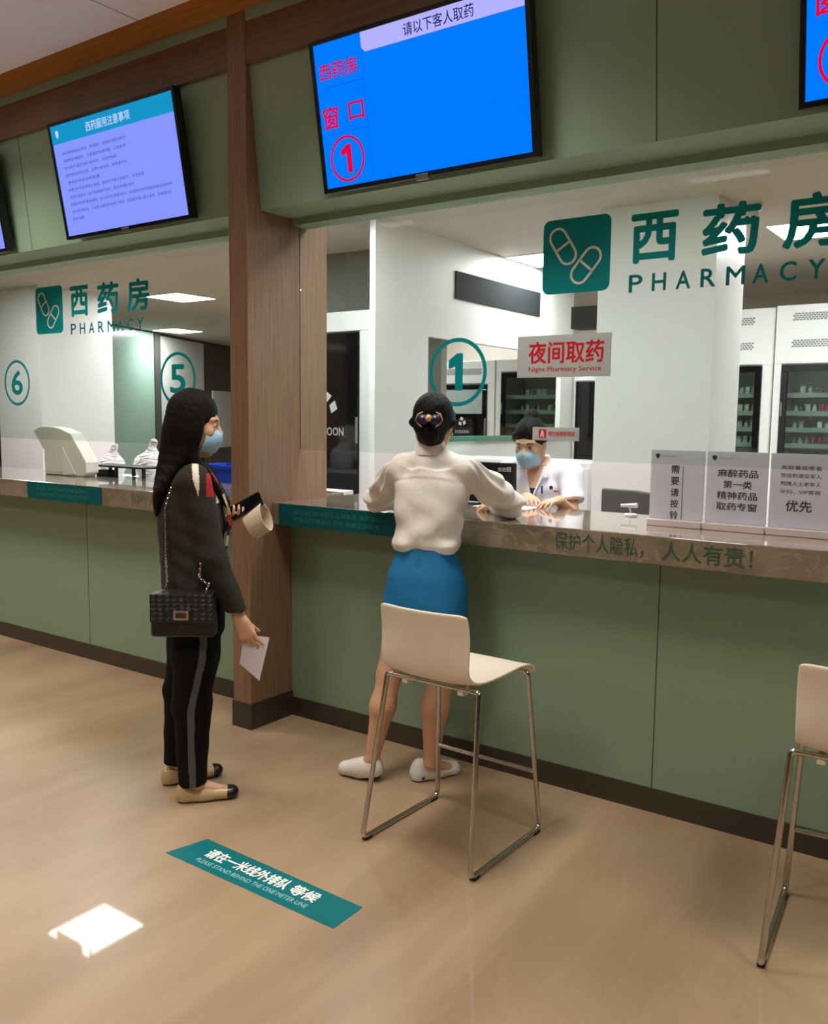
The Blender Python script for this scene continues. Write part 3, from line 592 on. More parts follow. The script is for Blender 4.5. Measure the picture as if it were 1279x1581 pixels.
# ------------------------------------------------------------------ distance field bodies
class SDF:
    def __init__(s, lo, hi, h):
        s.lo = np.array(lo, np.float32); s.h = h; s.n = np.ceil((np.array(hi)-lo)/h).astype(int)+1; s.val = np.full(s.n, .5, np.float32)
    def _sub(s, lo, hi, pad):
        a = np.clip(np.floor((np.array(lo)-pad-s.lo)/s.h).astype(int), 0, s.n); b = np.clip(np.ceil((np.array(hi)+pad-s.lo)/s.h).astype(int)+1, 0, s.n)
        if (b <= a).any(): return None
        ax = [s.lo[i]+s.h*np.arange(a[i], b[i], dtype=np.float32) for i in range(3)]
        return tuple(slice(a[i], b[i]) for i in range(3)), ax[0][:, None, None], ax[1][None, :, None], ax[2][None, None, :]
    def put(s, sl, d, k):
        o = s.val[sl]
        if k > 0: hh = np.clip(.5+.5*(o-d)/k, 0, 1); s.val[sl] = o*(1-hh)+d*hh-k*hh*(1-hh)
        else: s.val[sl] = np.minimum(o, d)
    def cone(s, a, b, ra, rb, k=.02, flat=None, cap=False):
        """tapered capsule; flat=(dir, factor) squeezes its section along dir."""
        a = np.array(a, float); b = np.array(b, float); r = max(ra, rb); q = s._sub(np.minimum(a, b)-r, np.maximum(a, b)+r, .03+k)
        if q is None: return s
        sl, X, Y, Z = q; ab = b-a; L = max(ab@ab, 1e-9)
        px, py, pz = X-a[0], Y-a[1], Z-a[2]; t = np.clip((px*ab[0]+py*ab[1]+pz*ab[2])/L, 0, 1)
        dx, dy, dz = px-t*ab[0], py-t*ab[1], pz-t*ab[2]; d2 = dx*dx+dy*dy+dz*dz
        if flat is not None:
            f = np.array(flat[0], float); f /= np.linalg.norm(f); c = dx*f[0]+dy*f[1]+dz*f[2]; d2 = d2 + c*c*(flat[1]**2-1)
        d = np.sqrt(d2)-(ra+(rb-ra)*t)
        if cap: d = np.maximum(d, ((px-ab[0])*ab[0]+(py-ab[1])*ab[1]+(pz-ab[2])*ab[2])/math.sqrt(L))
        s.put(sl, d, k); return s
    def chain(s, pts, rs, k=.02, flat=None, cap=False):
        for i in range(len(pts)-1): s.cone(pts[i], pts[i+1], rs[i], rs[i+1], k, flat, cap and i == len(pts)-2)
        return s
    def strand(s, pts, rs, k=.01, n=4):
        P = [np.array(p, float) for p in pts]; Q, R = [], []
        for i in range(len(P)-1):
            a, b, c, d = P[max(i-1, 0)], P[i], P[i+1], P[min(i+2, len(P)-1)]
            for j in range(n):
                t = j/n; Q.append(.5*((2*b)+(c-a)*t+(2*a-5*b+4*c-d)*t*t+(3*b-a-3*c+d)*t**3)); R.append(rs[i]+(rs[i+1]-rs[i])*t)
        return s.chain(Q+[P[-1]], R+[rs[-1]], k)
    def ell(s, c, r, ax=None, k=.02, sub=False):
        c = np.array(c, float); r = np.array(r, float); R = np.eye(3) if ax is None else np.array(ax, float); m = r.max(); q = s._sub(c-m, c+m, .03+k)
        if q is None: return s
        sl, X, Y, Z = q; X, Y, Z = X-c[0], Y-c[1], Z-c[2]; e = 0; e2 = 0
        for i in range(3):
            u = R[i][0]*X+R[i][1]*Y+R[i][2]*Z; e = e+(u/r[i])**2; e2 = e2+(u/r[i]**2)**2
        k0 = np.sqrt(e); d = k0*(k0-1)/np.maximum(np.sqrt(e2), 1e-6)
        if sub: s.val[sl] = np.maximum(s.val[sl], -d)
        else: s.put(sl, d, k)
        return s
    def loft(s, st, yaw, k=.02, p=2.2, zlo=None, zhi=None, smooth=4):
        """stations (z, cx, cy, rside, rfront); yaw: facing direction angle."""
        st = sorted(st); z = np.array([t[0] for t in st]); P = np.array([t[1:] for t in st]); z0 = z[0] if zlo is None else zlo; z1 = z[-1] if zhi is None else zhi
        R = P[:, 2:].max(); q = s._sub((P[:, 0].min()-R, P[:, 1].min()-R, z0), (P[:, 0].max()+R, P[:, 1].max()+R, z1), .03+k)
        sl, X, Y, Z = q; zz = Z.ravel(); I = [np.interp(zz, z, P[:, i]) for i in range(4)]
        for _ in range(smooth):
            for i in range(4): v = np.pad(I[i], 2, mode='edge'); I[i] = (v[:-4]+v[1:-3]+v[2:-2]+v[3:-1]+v[4:])/5
        cx, cy, rs, rf = [i[None, None, :].astype(np.float32) for i in I]; fx, fy = math.cos(yaw), math.sin(yaw)
        u = (X-cx)*fy-(Y-cy)*fx; v = (X-cx)*fx+(Y-cy)*fy
        kk = ((np.abs(u)/rs)**p+(np.abs(v)/rf)**p)**(1/p); d = (kk-1)*np.minimum(rs, rf)
        d = np.maximum(d, np.maximum(z0-Z, Z-z1)); s.put(sl, d, k); return s
    def grid(s): return [s.lo[i]+s.h*np.arange(s.n[i], dtype=np.float32).reshape([-1 if j == i else 1 for j in range(3)]) for i in range(3)]
    def cut(s, n, c, r=0.):
        """keep the side where n.(p-c) <= 0."""
        X, Y, Z = s.grid(); n = np.array(n, float); n /= np.linalg.norm(n); s.val = np.maximum(s.val, ((X-c[0])*n[0]+(Y-c[1])*n[1]+(Z-c[2])*n[2]).astype(np.float32)); return s
    def noise(s, fn):
        X, Y, Z = s.grid(); s.val = (s.val+fn(X, Y, Z)).astype(np.float32); return s
    def mesh(s, it=2):
        v = s.val; ins = v < 0; n = s.n; c = np.zeros(n-1, np.int8)
        for i in (0, 1):
            for j in (0, 1):
                for k in (0, 1): c += ins[i:n[0]-1+i, j:n[1]-1+j, k:n[2]-1+k]
        act = (c > 0) & (c < 8); idx = np.full(n-1, -1, np.int64); I = np.argwhere(act); idx[act] = np.arange(len(I))
        S = np.zeros((len(I), 3)); W = np.zeros(len(I)); off = [np.array((a, b, e)) for a in (0, 1) for b in (0, 1) for e in (0, 1)]
        for a in off:
            for ax in range(3):
                if a[ax]: continue
                b = a.copy(); b[ax] = 1; va = v[tuple((I+a).T)]; vb = v[tuple((I+b).T)]; x = (va < 0) != (vb < 0); t = np.where(x, va/np.where(x, va-vb, 1), 0)
                p = I+a+t[:, None]*(b-a); S += np.where(x[:, None], p, 0); W += x
        P = S/W[:, None]; faces = []
        for ax in range(3):
            o1, o2 = [(1, 2), (2, 0), (0, 1)][ax]; sa = [slice(1, n[i]-1) for i in range(3)]; sb = list(sa); sa[ax] = slice(0, n[ax]-1); sb[ax] = slice(1, n[ax])
            A_ = ins[tuple(sa)]; B_ = ins[tuple(sb)]; E = np.argwhere(A_ != B_); flip = A_[tuple(E.T)]
            st = np.array([1, 1, 1]); st[ax] = 0; E = E+st; d1 = np.zeros(3, int); d1[o1] = 1; d2 = np.zeros(3, int); d2[o2] = 1
            q = np.stack([idx[tuple((E-d1-d2).T)], idx[tuple((E-d2).T)], idx[tuple(E.T)], idx[tuple((E-d1).T)]], 1)
            q[~flip] = q[~flip][:, ::-1]; faces.append(q)
        Fq = np.concatenate(faces); Fq = Fq[(Fq >= 0).all(1)]
        for _ in range(it):                     # light relaxation
            acc = np.zeros_like(P); cnt = np.zeros(len(P))
            for a, b in ((0, 1), (1, 2), (2, 3), (3, 0)):
                for x, y in ((a, b), (b, a)): 
                    for d in range(3): acc[:, d] += np.bincount(Fq[:, x], P[Fq[:, y], d], len(P))
                    cnt += np.bincount(Fq[:, x], minlength=len(P))
            P = .5*P+.5*acc/np.maximum(cnt, 1)[:, None]
        return P*s.h+s.lo, Fq
def sdf_obj(name, s, mats, parent=None, loc=None, region=None, it=2):
    P, Fq = s.mesh(it); base = np.array(root_of(parent).location) if parent else np.array(loc)
    me = bpy.data.meshes.new(name); me.vertices.add(len(P)); me.vertices.foreach_set('co', (P-base).ravel()); me.loops.add(Fq.size); me.loops.foreach_set('vertex_index', Fq.ravel().astype(np.int32))
    me.polygons.add(len(Fq)); me.polygons.foreach_set('loop_start', np.arange(0, Fq.size, 4, dtype=np.int32))
    for m in (mats if isinstance(mats, (list, tuple)) else [mats]): me.materials.append(m)
    me.update(calc_edges=True)
    if region is not None: me.polygons.foreach_set('material_index', region(P[Fq].mean(1)).astype(np.int32))
    me.polygons.foreach_set('use_smooth', np.ones(len(Fq), bool)); me.update()
    o = bpy.data.objects.new(name, me); COL.objects.link(o)
    if parent: o.parent = parent
    else: o.location = base
    return o
HS = .0045
V3 = lambda *a: np.array(a, float)
def unit(v): v = np.array(v, float); return v/np.linalg.norm(v)
def frame(f, up=(0, 0, 1)):
    f = unit(f); r = unit(np.cross(f, up)); return f, r, np.cross(r, f)
def head(s, c, f, up=(0, 0, 1), k=1.):
    f, r, u = frame(f, up); p = lambda a, b, d: np.array(c)+f*a*k+r*b*k+u*d*k
    s.ell(p(-.012, 0, .028), V3(.093, .075, .092)*k, (f, r, u), .01); s.ell(p(.028, 0, -.03), V3(.062, .062, .085)*k, (f, r, u), .03)
    for q in (-1, 1):
        s.cone(p(.0, q*.054, -.055), p(.068, q*.012, -.105), .020*k, .018*k, .03); s.ell(p(.062, q*.036, -.030), V3(.022, .026, .024)*k, (f, r, u), .02)
        s.ell(p(-.008, q*.076, -.015), V3(.020, .009, .030)*k, (f, r, u), .006); s.cone(p(.083, q*.012, .022), p(.070, q*.046, .024), .010*k, .008*k, .012)
        s.ell(p(.088, q*.031, .002), V3(.012, .020, .011)*k, (f, r, u), .0, sub=True); s.ell(p(.074, q*.031, .002), V3(.016, .016, .014)*k, (f, r, u), .003)
    s.cone(p(.086, 0, .010), p(.108, 0, -.030), .007*k, .012*k, .012)
    for q in (-1, 1): s.ell(p(.096, q*.011, -.034), V3(.009, .008, .008)*k, (f, r, u), .006)
    s.cone(p(.088, -.016, -.062), p(.088, .016, -.062), .008*k, .008*k, .008); s.cone(p(.085, -.014, -.073), p(.085, .014, -.073), .008*k, .008*k, .006)
    return f, r, u, p
def hand(s, w, d, palm, thumb, curl, k=1., spread=.06, tcurl=.3, tout=.75):
    """wrist w, pointing d, palm normal, thumb side; curl: four angles (deg per joint)."""
    d = unit(d); palm = np.array(palm, float); palm = unit(palm-d*(palm@d)); t = unit(np.array(thumb, float)-d*(d@thumb)-palm*(palm@thumb)); w = np.array(w, float)
    tips = []
    for i, (L, rr) in enumerate(((.070, .0086), (.078, .0088), (.073, .0084), (.057, .0076))):
        o = (1.5-i)*.0185*k; kn = w+d*(.082-.004*abs(i-1.2))*k+t*o; s.cone(w+d*.012*k+t*o*.6, kn, .0125*k, .0115*k, .012)
        dd = unit(d+t*spread*(1.5-i)); a = 0; p = kn
        for j, fr in enumerate((.45, .31, .24)):
            a += math.radians(curl[i])*(1.0 if j else .9); v = dd*math.cos(a)+palm*math.sin(a); q = p+v*L*fr*k; s.cone(p, q, rr*k*(1-.09*j), rr*k*(1-.09*(j+1)), .003); p = q
        tips.append(p)
    b = w+d*.022*k+t*.020*k; a1 = unit(t*tout+d*.7+palm*.35); m1 = b+a1*.036*k; a2 = unit(t*(.45-tcurl*.6)+d*.85+palm*(.25+tcurl)); m2 = m1+a2*.030*k; m3 = m2+unit(a2+palm*tcurl*.5)*.024*k
    s.cone(b, m1, .0135*k, .0105*k, .008); s.cone(m1, m2, .0102*k, .0092*k, .003); s.cone(m2, m3, .0092*k, .0075*k, .003)
    s.cone(w, w+d*.03*k, .022*k, .020*k, .02, flat=(palm, 1.35)); return tips
def mask(parent, p, fru, k=1.):
    """pleated surgical mask: a curved sheet over nose and chin with ear loops."""
    rows = [(-.010, .089, .030), (-.022, .106, .036), (-.036, .117, .045), (-.055, .116, .052), (-.074, .112, .053), (-.092, .105, .050), (-.112, .092, .040)]; n = 15; V = []
    for i, (d, a, hw) in enumerate(rows):
        for j in range(n):
            u = -1+2*j/(n-1); q = abs(u); V.append(p((a-.062*q**2.2 if i not in (0,) else a-.040*q**2)*1.0 + (.0015 if i % 2 else 0), (hw+.012)*u*1.06, d+(.012*q*q if i < 3 else -.004*q)))
    m = len(rows); fs = [(i*n+j, i*n+j+1, (i+1)*n+j+1, (i+1)*n+j) for i in range(m-1) for j in range(n-1)]
    o = obj('face_mask', MB().add(V, fs), m_mask, parent, smooth=180); md = o.modifiers.new('solid', 'SOLIDIFY'); md.thickness = .003; md.offset = 0; sb = o.modifiers.new('sub', 'SUBSURF'); sb.levels = sb.render_levels = 1
    for q in (-1, 1): obj('ear_loop', MB().tube([p(.035, q*.062, -.03), p(.005, q*.081, -.012), p(-.016, q*.084, -.006), p(-.022, q*.082, -.022), p(.0, q*.080, -.05), p(.03, q*.064, -.088)], .0013, 6), m_maskw, o, smooth=60)
def eyes(parent, p):
    for q in (-1, 1):
        e = MB(); b = lathe([(.001, .0085), (.005, .0070), (.0078, .0035), (.0085, 0), (.0078, -.0035), (.005, -.007), (.001, -.0085)], 12); c = p(.0815, q*.031, .002); b.v = [tuple(np.array(v)+c) for v in b.v]
        obj('eye', b, eye_dark, parent, smooth=180)
        obj('eyebrow', MB().tube([p(.090, q*.014, .021), p(.089, q*.030, .026), p(.078, q*.046, .021)], [.0022, .0028, .0014], 6), hair_k, parent, smooth=180)
def folds(amp, fx=40, fz=26, ph=0.):
    return lambda X, Y, Z: amp*(np.sin(fx*X+9*np.sin(6*Z+ph)+ph)*np.sin(fz*Z+7*X+5*Y) + .6*np.sin(fx*1.3*Y+11*Z+ph))
def shoe(s, heel, toe, ht=.055, wd=.042, k=.02, vamp=1.35):
    heel = np.array(heel, float); toe = np.array(toe, float); d = toe-heel; L = np.linalg.norm(d); d = d/L; z = V3(0, 0, 1)
    s.cone(heel+d*.03, heel+d*L*.45, .036, .034, k, flat=(z, .8)); s.cone(heel+d*L*.4, toe-d*.038, wd*.92, .036, k, flat=(z, vamp)); s.cone(heel+d*.030+z*.01, heel+d*.035+z*ht*.6, .033, .031, k)
    return s

# ------------------------------------------------------------------ woman with long hair, left of the pillar
b1 = (-2.76, -.918, 0); f1 = unit((.70, .714, 0)); s1 = V3(f1[1], -f1[0], 0); yaw1 = math.atan2(f1[1], f1[0])
S = SDF((-3.02, -1.24, -.01), (-2.38, -.58, 1.67), HS)
S.loft([(.74, -2.755, -.925, .155, .10), (.93, -2.77, -.93, .125, .085), (1.12, -2.785, -.925, .14, .105), (1.26, -2.79, -.915, .145, .09), (1.33, -2.785, -.92, .10, .06)], yaw1)
nH, hH = V3(-2.69, -.985, 1.29), None
armR = [V3(-2.690, -.995, 1.292), V3(-2.622, -.966, 1.005), V3(-2.532, -.905, .752)]
armL = [V3(-2.895, -.800, 1.292), V3(-2.895, -.815, 1.035), V3(-2.790, -.705, 1.112)]
S.chain(armR, [.042, .036, .023]); S.chain(armL, [.042, .036, .023])
legR = [V3(-2.705, -.985, .80), V3(-2.700, -1.010, .42), V3(-2.702, -1.012, .085)]; legL = [V3(-2.835, -.885, .80), V3(-2.880, -.905, .42), V3(-2.893, -.925, .085)]
S.chain(legR, [.075, .048, .032]); S.chain(legL, [.075, .048, .032])
S.chain([V3(-2.702, -1.012, .075), V3(-2.61, -.915, .03)], [.03, .022], flat=((0, 0, 1), 1.3)); S.chain([V3(-2.893, -.925, .075), V3(-2.83, -.81, .03)], [.03, .022], flat=((0, 0, 1), 1.3))
hf1 = unit((.745, .66, -.16)); c1 = V3(-2.760, -.918, 1.520)
S.cone((-2.788, -.925, 1.32), (-2.775, -.925, 1.45), .056, .050, .03)
_, _, _, hp1 = head(S, c1, hf1, k=.97)
hand(S, armR[2], armR[2]-armR[1]+V3(.02, .014, -.05), (-.45, .82, .1), (.75, .62, 0), (14, 20, 26, 32), .95, tcurl=.75, tout=.22)
hand(S, armL[2], (.80, -.52, .14), (-.1, .2, .95), (.55, .8, .1), (34, 38, 42, 44), .92, tcurl=.4)
S.val = np.maximum(S.val, (S.lo[2]+S.h*np.arange(S.n[2], dtype=np.float32)).reshape(1, 1, -1)*-1+.004)
person1 = sdf_obj('person', S, [skin], None, b1)
props(person1, 'person with long dark hair, dark jacket and striped black trousers, holding a phone', 'person')
eyes(person1, hp1); mask(person1, hp1, None)
jk = mat('dark_grey_jacket', (46, 43, 38), .9, spec=.25, bump=(60, .25), sheen=.03); trim_r = mat('jacket_red_patch', (178, 20, 34), .8); trim_w = mat('jacket_cream_patch', (226, 218, 200), .8)
S = SDF((-3.05, -1.24, .78), (-2.42, -.62, 1.44), HS)
S.loft([(.815, -2.770, -.935, .172, .122), (.90, -2.775, -.938, .165, .118), (1.0, -2.780, -.932, .160, .122), (1.12, -2.785, -.925, .166, .136), (1.22, -2.79, -.918, .168, .125), (1.30, -2.79, -.918, .150, .092), (1.345, -2.788, -.922, .095, .068)], yaw1, k=.02)
S.cone((-2.73, -.965, 1.305), armR[0]+V3(0, 0, -.008), .058, .060, .03); S.cone((-2.85, -.86, 1.305), armL[0]+V3(0, 0, -.008), .058, .060, .03)
S.cone((-2.788, -.925, 1.33), (-2.780, -.928, 1.392), .068, .062, .02, cap=True)
S.chain([armR[0], armR[1], armR[1]*.06+armR[2]*.94+V3(0, 0, .006)], [.062, .055, .040], .025, cap=True)
S.chain([armL[0], armL[1], armL[1]*.08+armL[2]*.92], [.062, .054, .038], .025, cap=True)
S.noise(folds(.0022, 38, 30))
def rj(P):
    r = np.zeros(len(P), int); q = (P-V3(-2.76, -.918, 0)); fw = q@f1; sd = q@s1; z = P[:, 2]
    r[(fw > .045) & (fw < .080) & (z > 1.235) & (z < 1.325) & (sd > .0)] = 1
    r[(fw > .080) & (fw < .105) & (z > 1.205) & (z < 1.31) & (sd > .0)] = 2
    r[(sd > .05) & (np.abs(fw-(.012-.12*(z-1.28))) < .012*np.clip((z-1.235)/.07, 0, 1)) & (z > 1.235)] = 2
    return r
sdf_obj('jacket', S, [jk, trim_r, trim_w], person1, region=rj)
# striped scarf end hanging down the front
sc = MB(); cols = [0, 1, 0, 2, 3, 1, 0, 2]; prev = None
for i in range(17):
    t = i/16; z = 1.345-.335*t; ctr = V3(-2.785, -.925, 0)+f1*(.075+.085*math.sin(min(1, t*1.5)*1.57)-.045*max(0, t-.6)) + s1*(.055-.01*t); wd = .030
    cur = [tuple(ctr+s1*wd*a+f1*(.004*b-.3*wd*abs(a))+V3(0, 0, z)) for a, b in ((-1, 0), (1, 0), (1, 2), (-1, 2))]
    if prev: sc.add(prev+cur, [(0, 1, 5, 4), (1, 2, 6, 5), (2, 3, 7, 6), (3, 0, 4, 7)], cols[(i//2) % 8])
    prev = cur
obj('scarf', sc, [jk, trim_r, trim_w, mat('scarf_gold', (190, 150, 84), .8)], person1, smooth=40)
tr = mat('black_trousers', (8, 8, 9), .9, spec=.2, bump=(50, .2)); stripe = mat('trouser_side_stripe', (74, 78, 80), .7)
S = SDF((-3.02, -1.2, .02), (-2.5, -.66, .92), HS)
S.loft([(.70, -2.765, -.930, .165, .118), (.80, -2.765, -.930, .165, .118), (.90, -2.772, -.932, .150, .110)], yaw1, k=.02)
S.chain([V3(-2.700, -.978, .76), V3(-2.690, -.995, .60), V3(-2.700, -1.012, .40), V3(-2.700, -1.010, .075)], [.100, .092, .074, .056], .03, cap=True)
S.chain([V3(-2.835, -.885, .76), V3(-2.850, -.890, .60), V3(-2.880, -.905, .40), V3(-2.893, -.930, .085)], [.098, .090, .074, .056], .03, cap=True)
S.noise(folds(.0025, 30, 20, 1.))
def rt(P):
    z = P[:, 2]; fc = np.interp(z, [.07, .25, .40, .60, .80], [.000, -.005, .000, .045, .060]); cx = np.interp(z, [.07, .4, .6, .76], [-2.70, -2.70, -2.69, -2.70]); cy = np.interp(z, [.07, .4, .6, .76], [-1.01, -1.012, -.995, -.978])
    q = P[:, :2]-np.stack([cx, cy], 1); fw = q@f1[:2]; sd = q@s1[:2]
    return ((np.abs(fw-fc*.6-.002) < .0135) & (sd > .02)).astype(int)
sdf_obj('trousers', S, [tr, stripe], person1, region=rt)
beige = mat('beige_leather', (190, 160, 124), .35); cap_b = mat('black_toe_cap', (14, 12, 12), .3); sole = mat('dark_sole', (40, 34, 30), .6)
for nm, h_, t_, an in (('r', (-2.742, -1.055, .026), (-2.575, -.877, .026), 0), ('l', (-2.922, -.984, .026), (-2.80, -.757, .026), 1)):
    h_ = V3(*h_); t_ = V3(*t_); S = SDF(np.minimum(h_, t_)-.08, np.maximum(h_, t_)+.10, .0035); S.lo[2] = -.02; shoe(S, h_, t_); S.cut((0, 0, -1), (0, 0, .002))
    d = unit(t_-h_); L = np.linalg.norm(t_-h_); S.cut((0, 0, 1), (0, 0, .066))
    sdf_obj('flat_shoe', S, [beige, cap_b, sole], person1, region=lambda P: np.where(P[:, 2] < .008, 2, ((P-h_)@d > L-.048).astype(int)))
# hair
S = SDF((-3.0, -1.15, 1.08), (-2.60, -.76, 1.68), .004)
F1, R1, U1 = frame(hf1)
S.ell(hp1(-.020, 0, .036), (.101, .088, .101), (F1, R1, U1), .0); S.ell(hp1(.112, 0, -.045), (.080, .066, .098), (F1, R1, U1), 0, sub=True)
for i, a in enumerate(np.linspace(-1.08, 1.12, 31)):
    # a: 0 straight back, +1 near (right) temple, -1 far temple
    ang = a*1.75; bk, sd = math.cos(ang), math.sin(ang); A0 = hp1(.0-.04*bk, .03*sd, .112); A_ = hp1(-.012-.072*bk, .070*sd, .070); B_ = hp1(-.015-.088*bk+.01*abs(sd), .090*sd, -.03); C_ = hp1(-.015-.086*bk+.004*abs(sd), .086*sd, -.125)
    if abs(a) < .96:
        l = .125*a; D_ = V3(-2.785, -.925, 1.26)-f1*(.105+.02*bk)+s1*l; E_ = V3(-2.785, -.925, 1.16+.03*abs(a)+.02*math.sin(i*2.3))-f1*(.136-.01*abs(a))+s1*l*.8
    else:
        D_ = V3(-2.785, -.925, 1.30)+f1*(.080)+s1*(.085 if a > 0 else -.10); E_ = V3(-2.785, -.925, 1.19)+f1*.145+s1*(.055 if a > 0 else -.06)
    w0 = 1.0 if abs(a) < .96 else .75
    S.strand([A0, A_, B_, C_, D_, E_], [.019, .021, .022*w0, .022*w0, .017*w0, .007], .010)
sdf_obj('hair', S, hair_b, person1, it=1)
# things she carries
n1 = V3(-.576, .8176, 0); t1 = V3(.8176, .576, 0)
hb = V3(-2.642, -1.090, .706); g = thing('handbag', 'small black quilted handbag on a silver chain at the long haired woman\'s hip', 'bag', tuple(hb))
bag_m = mat('black_quilted_leather', (20, 20, 22), .42, bump=(40, .35)); fb = lambda p: hb + t1*p[0] + n1*p[1] + V3(0, 0, p[2])
bp = [(-.122, .012), (-.118, .0), (.118, .0), (.122, .012), (.118, .13), (.104, .168), (-.104, .168), (-.118, .13)]
obj('bag_body', MB().prism(bp, lambda u, v, d: fb((u, d, v)), -.036, .034), bag_m, g, bevel=.008, smooth=40)
q = MB(); nx, nz = 9, 6; 
for i in range(nx):
    for j in range(nz):
        u0, u1 = -.121+.242*i/nx, -.121+.242*(i+1)/nx; v0, v1 = .060+.108*j/nz, .060+.108*(j+1)/nz; m_ = ((u0+u1)/2, (v0+v1)/2)
        q.add([fb((u0, -.040, v0)), fb((u1, -.040, v0)), fb((u1, -.040, v1)), fb((u0, -.040, v1)), fb((m_[0], -.0435, m_[1]))], [(0, 1, 4), (1, 2, 4), (2, 3, 4), (3, 0, 4)])
q.add([fb(p) for p in ((-.121, -.040, .060), (.121, -.040, .060), (.121, -.034, .060), (-.121, -.034, .060))], [(0, 1, 2, 3)]); q.add([fb(p) for p in ((-.121, -.040, .168), (.121, -.040, .168), (.11, .03, .172), (-.11, .03, .172))], [(0, 1, 2, 3)])
q.add([fb(p) for p in ((-.121, -.040, .060), (-.121, -.034, .060), (-.121, -.034, .168), (-.121, -.040, .168), (.121, -.040, .060), (.121, -.034, .060), (.121, -.034, .168), (.121, -.040, .168))], [(0, 1, 2, 3), (4, 7, 6, 5)])
fl = obj('flap', q, bag_m, g)
obj('clasp', MB().prism(rrect(-.028, .030, .072, .108, .004), lambda u, v, d: fb((u, d, v)), -.056, -.046).prism(rrect(-.019, .021, .080, .100, .003), lambda u, v, d: fb((u, d, v)), -.058, -.056, 1), [chrome, mat('clasp_dark', (60, 40, 44), .4)], fl)
def links(mb, pts, step=.011):
    P = [V3(*p) for p in pts]; seg = [np.linalg.norm(P[i+1]-P[i]) for i in range(len(P)-1)]; tot = sum(seg); k = int(tot/step); pos = 0
    for j in range(k):
        d = j*step; i = 0
        while i < len(seg)-1 and d > seg[i]: d -= seg[i]; i += 1
        T = (P[i+1]-P[i])/seg[i]; c = P[i]+T*d; a = unit(np.cross(T, (0.3, .2, .9) if abs(T[2]) < .9 else (1, 0, 0))); b_ = np.cross(T, a); x = a if j % 2 else b_
        mb.tube([c+T*.008*math.cos(w_)+x*.0038*math.sin(w_) for w_ in (2*math.pi*q_/8 for q_ in range(8))], .0014, 5, closed=True)
ch = MB(); links(ch, [fb((-.075, -.02, .17)), fb((-.055, -.035, .21)), V3(-2.722, -1.108, 1.00), V3(-2.742, -1.092, 1.19), V3(-2.745, -1.035, 1.325), V3(-2.75, -.985, 1.366)]); obj('chain_strap', ch, chrome, g, smooth=60); ch = MB(); links(ch, [fb((.085, -.02, .17)), fb((.097, -.012, .20)), V3(-2.606, -1.045, .93), V3(-2.622, -1.02, .99), V3(-2.628, -.985, 1.06)])
obj('chain_strap', ch, chrome, g, smooth=60)
g = obj('paper_sheet', MB().prism([(0, 0)]*0 or [(-.035, .012), (.068, 0), (.026, -.178), (-.052, -.108)], lambda u, v, d: V3(-2.505, -.868, .668)+t1*u*1.0+n1*(d+.012)+V3(0, 0, v+.004), 0, .0012), paper, loc=(-2.50, -.868, .60))
props(g, 'white sheet of paper hanging from the long haired woman\'s right hand', 'paper')
ph = V3(-2.690, -.712, 1.172); pa = unit((.66, .50, .46)); pb = unit(np.cross(V3(.42, -.55, .72), pa)); pc = np.cross(pa, pb)
g = thing('phone', 'black phone in the long haired woman\'s left hand', 'phone', tuple(ph)); fp = lambda u, v, d: ph+pa*u+pb*v+pc*d
obj('phone_body', MB().prism(rrect(-.075, .075, -.036, .036, .010), fp, .0, .009), black, g); obj('phone_screen', MB().prism(rrect(-.072, .072, -.033, .033, .008), fp, .0091, .0096), blackglass, g)
vc = V3(-2.640, -.692, 1.112); va = unit((.60, .20, .40)); vb = unit(np.cross(va, (0, 0, 1))); vd = np.cross(vb, va)
g = thing('rolled_visor_cap', 'cream rolled cap with a tan patch held below the phone', 'cap', tuple(vc)); cr = mat('cream_canvas', (214, 198, 172), .8, bump=(70, .2)); n = 28; V = []; Fx = []
for rr in (.053, .049):
    for x in (-.042, .042):
        for j in range(n): a = 2*math.pi*j/n; V.append(vc+va*(x+(.012*math.cos(a) if x > 0 else 0))+rr*1.12*math.cos(a)*vd*1.0+rr*.86*math.sin(a)*vb)
for j in range(n): k = (j+1) % n; Fx += [(j, k, n+k, n+j), (2*n+j, 3*n+j, 3*n+k, 2*n+k), (j, 2*n+j, 2*n+k, k), (n+j, n+k, 3*n+k, 3*n+j)]
obj('band', MB().add(V, Fx), cr, g, smooth=50)
o_ = MB(); 
for j in range(12):
    a0, a1 = [math.radians(-130+75*q_/12) for q_ in (j, j+1)]
pt = [vc+va*x+.0545*1.12*math.cos(a)*vd+.0545*.86*math.sin(a)*vb for a in [math.radians(-118+q_*6) for q_ in range(6)] for x in (-.018, .010)]
obj('patch', MB().add(pt, [(2*i, 2*i+1, 2*i+3, 2*i+2) for i in range(5)]), mat('tan_patch', (140, 114, 84), .8), g)

# ------------------------------------------------------------------ woman in a white blouse leaning on the counter
b2 = (-2.06, -.29, 0); f2 = unit((-.30, .954, 0)); s2 = V3(f2[1], -f2[0], 0); yaw2 = math.atan2(f2[1], f2[0])
aR = [V3(-1.925, -.214, 1.338), V3(-1.842, .005, 1.184), V3(-2.00, .155, 1.158)]; aL = [V3(-2.188, -.300, 1.335), V3(-2.395, -.185, 1.184), V3(-2.24, .01, 1.158)]
S = SDF((-2.52, -.62, -.01), (-1.72, .34, 1.67), HS)
S.loft([(.76, -2.055, -.310, .150, .095), (1.02, -2.06, -.300, .110, .075), (1.2, -2.058, -.275, .135, .085), (1.31, -2.058, -.262, .130, .07)], yaw2)
S.chain(aR, [.040, .036, .023]); S.chain(aL, [.040, .036, .023])
S.chain([V3(-1.975, -.285, .80), V3(-2.000, -.258, .47), V3(-2.022, -.275, .33), V3(-2.036, -.275, .085)], [.082, .054, .056, .032], .03)
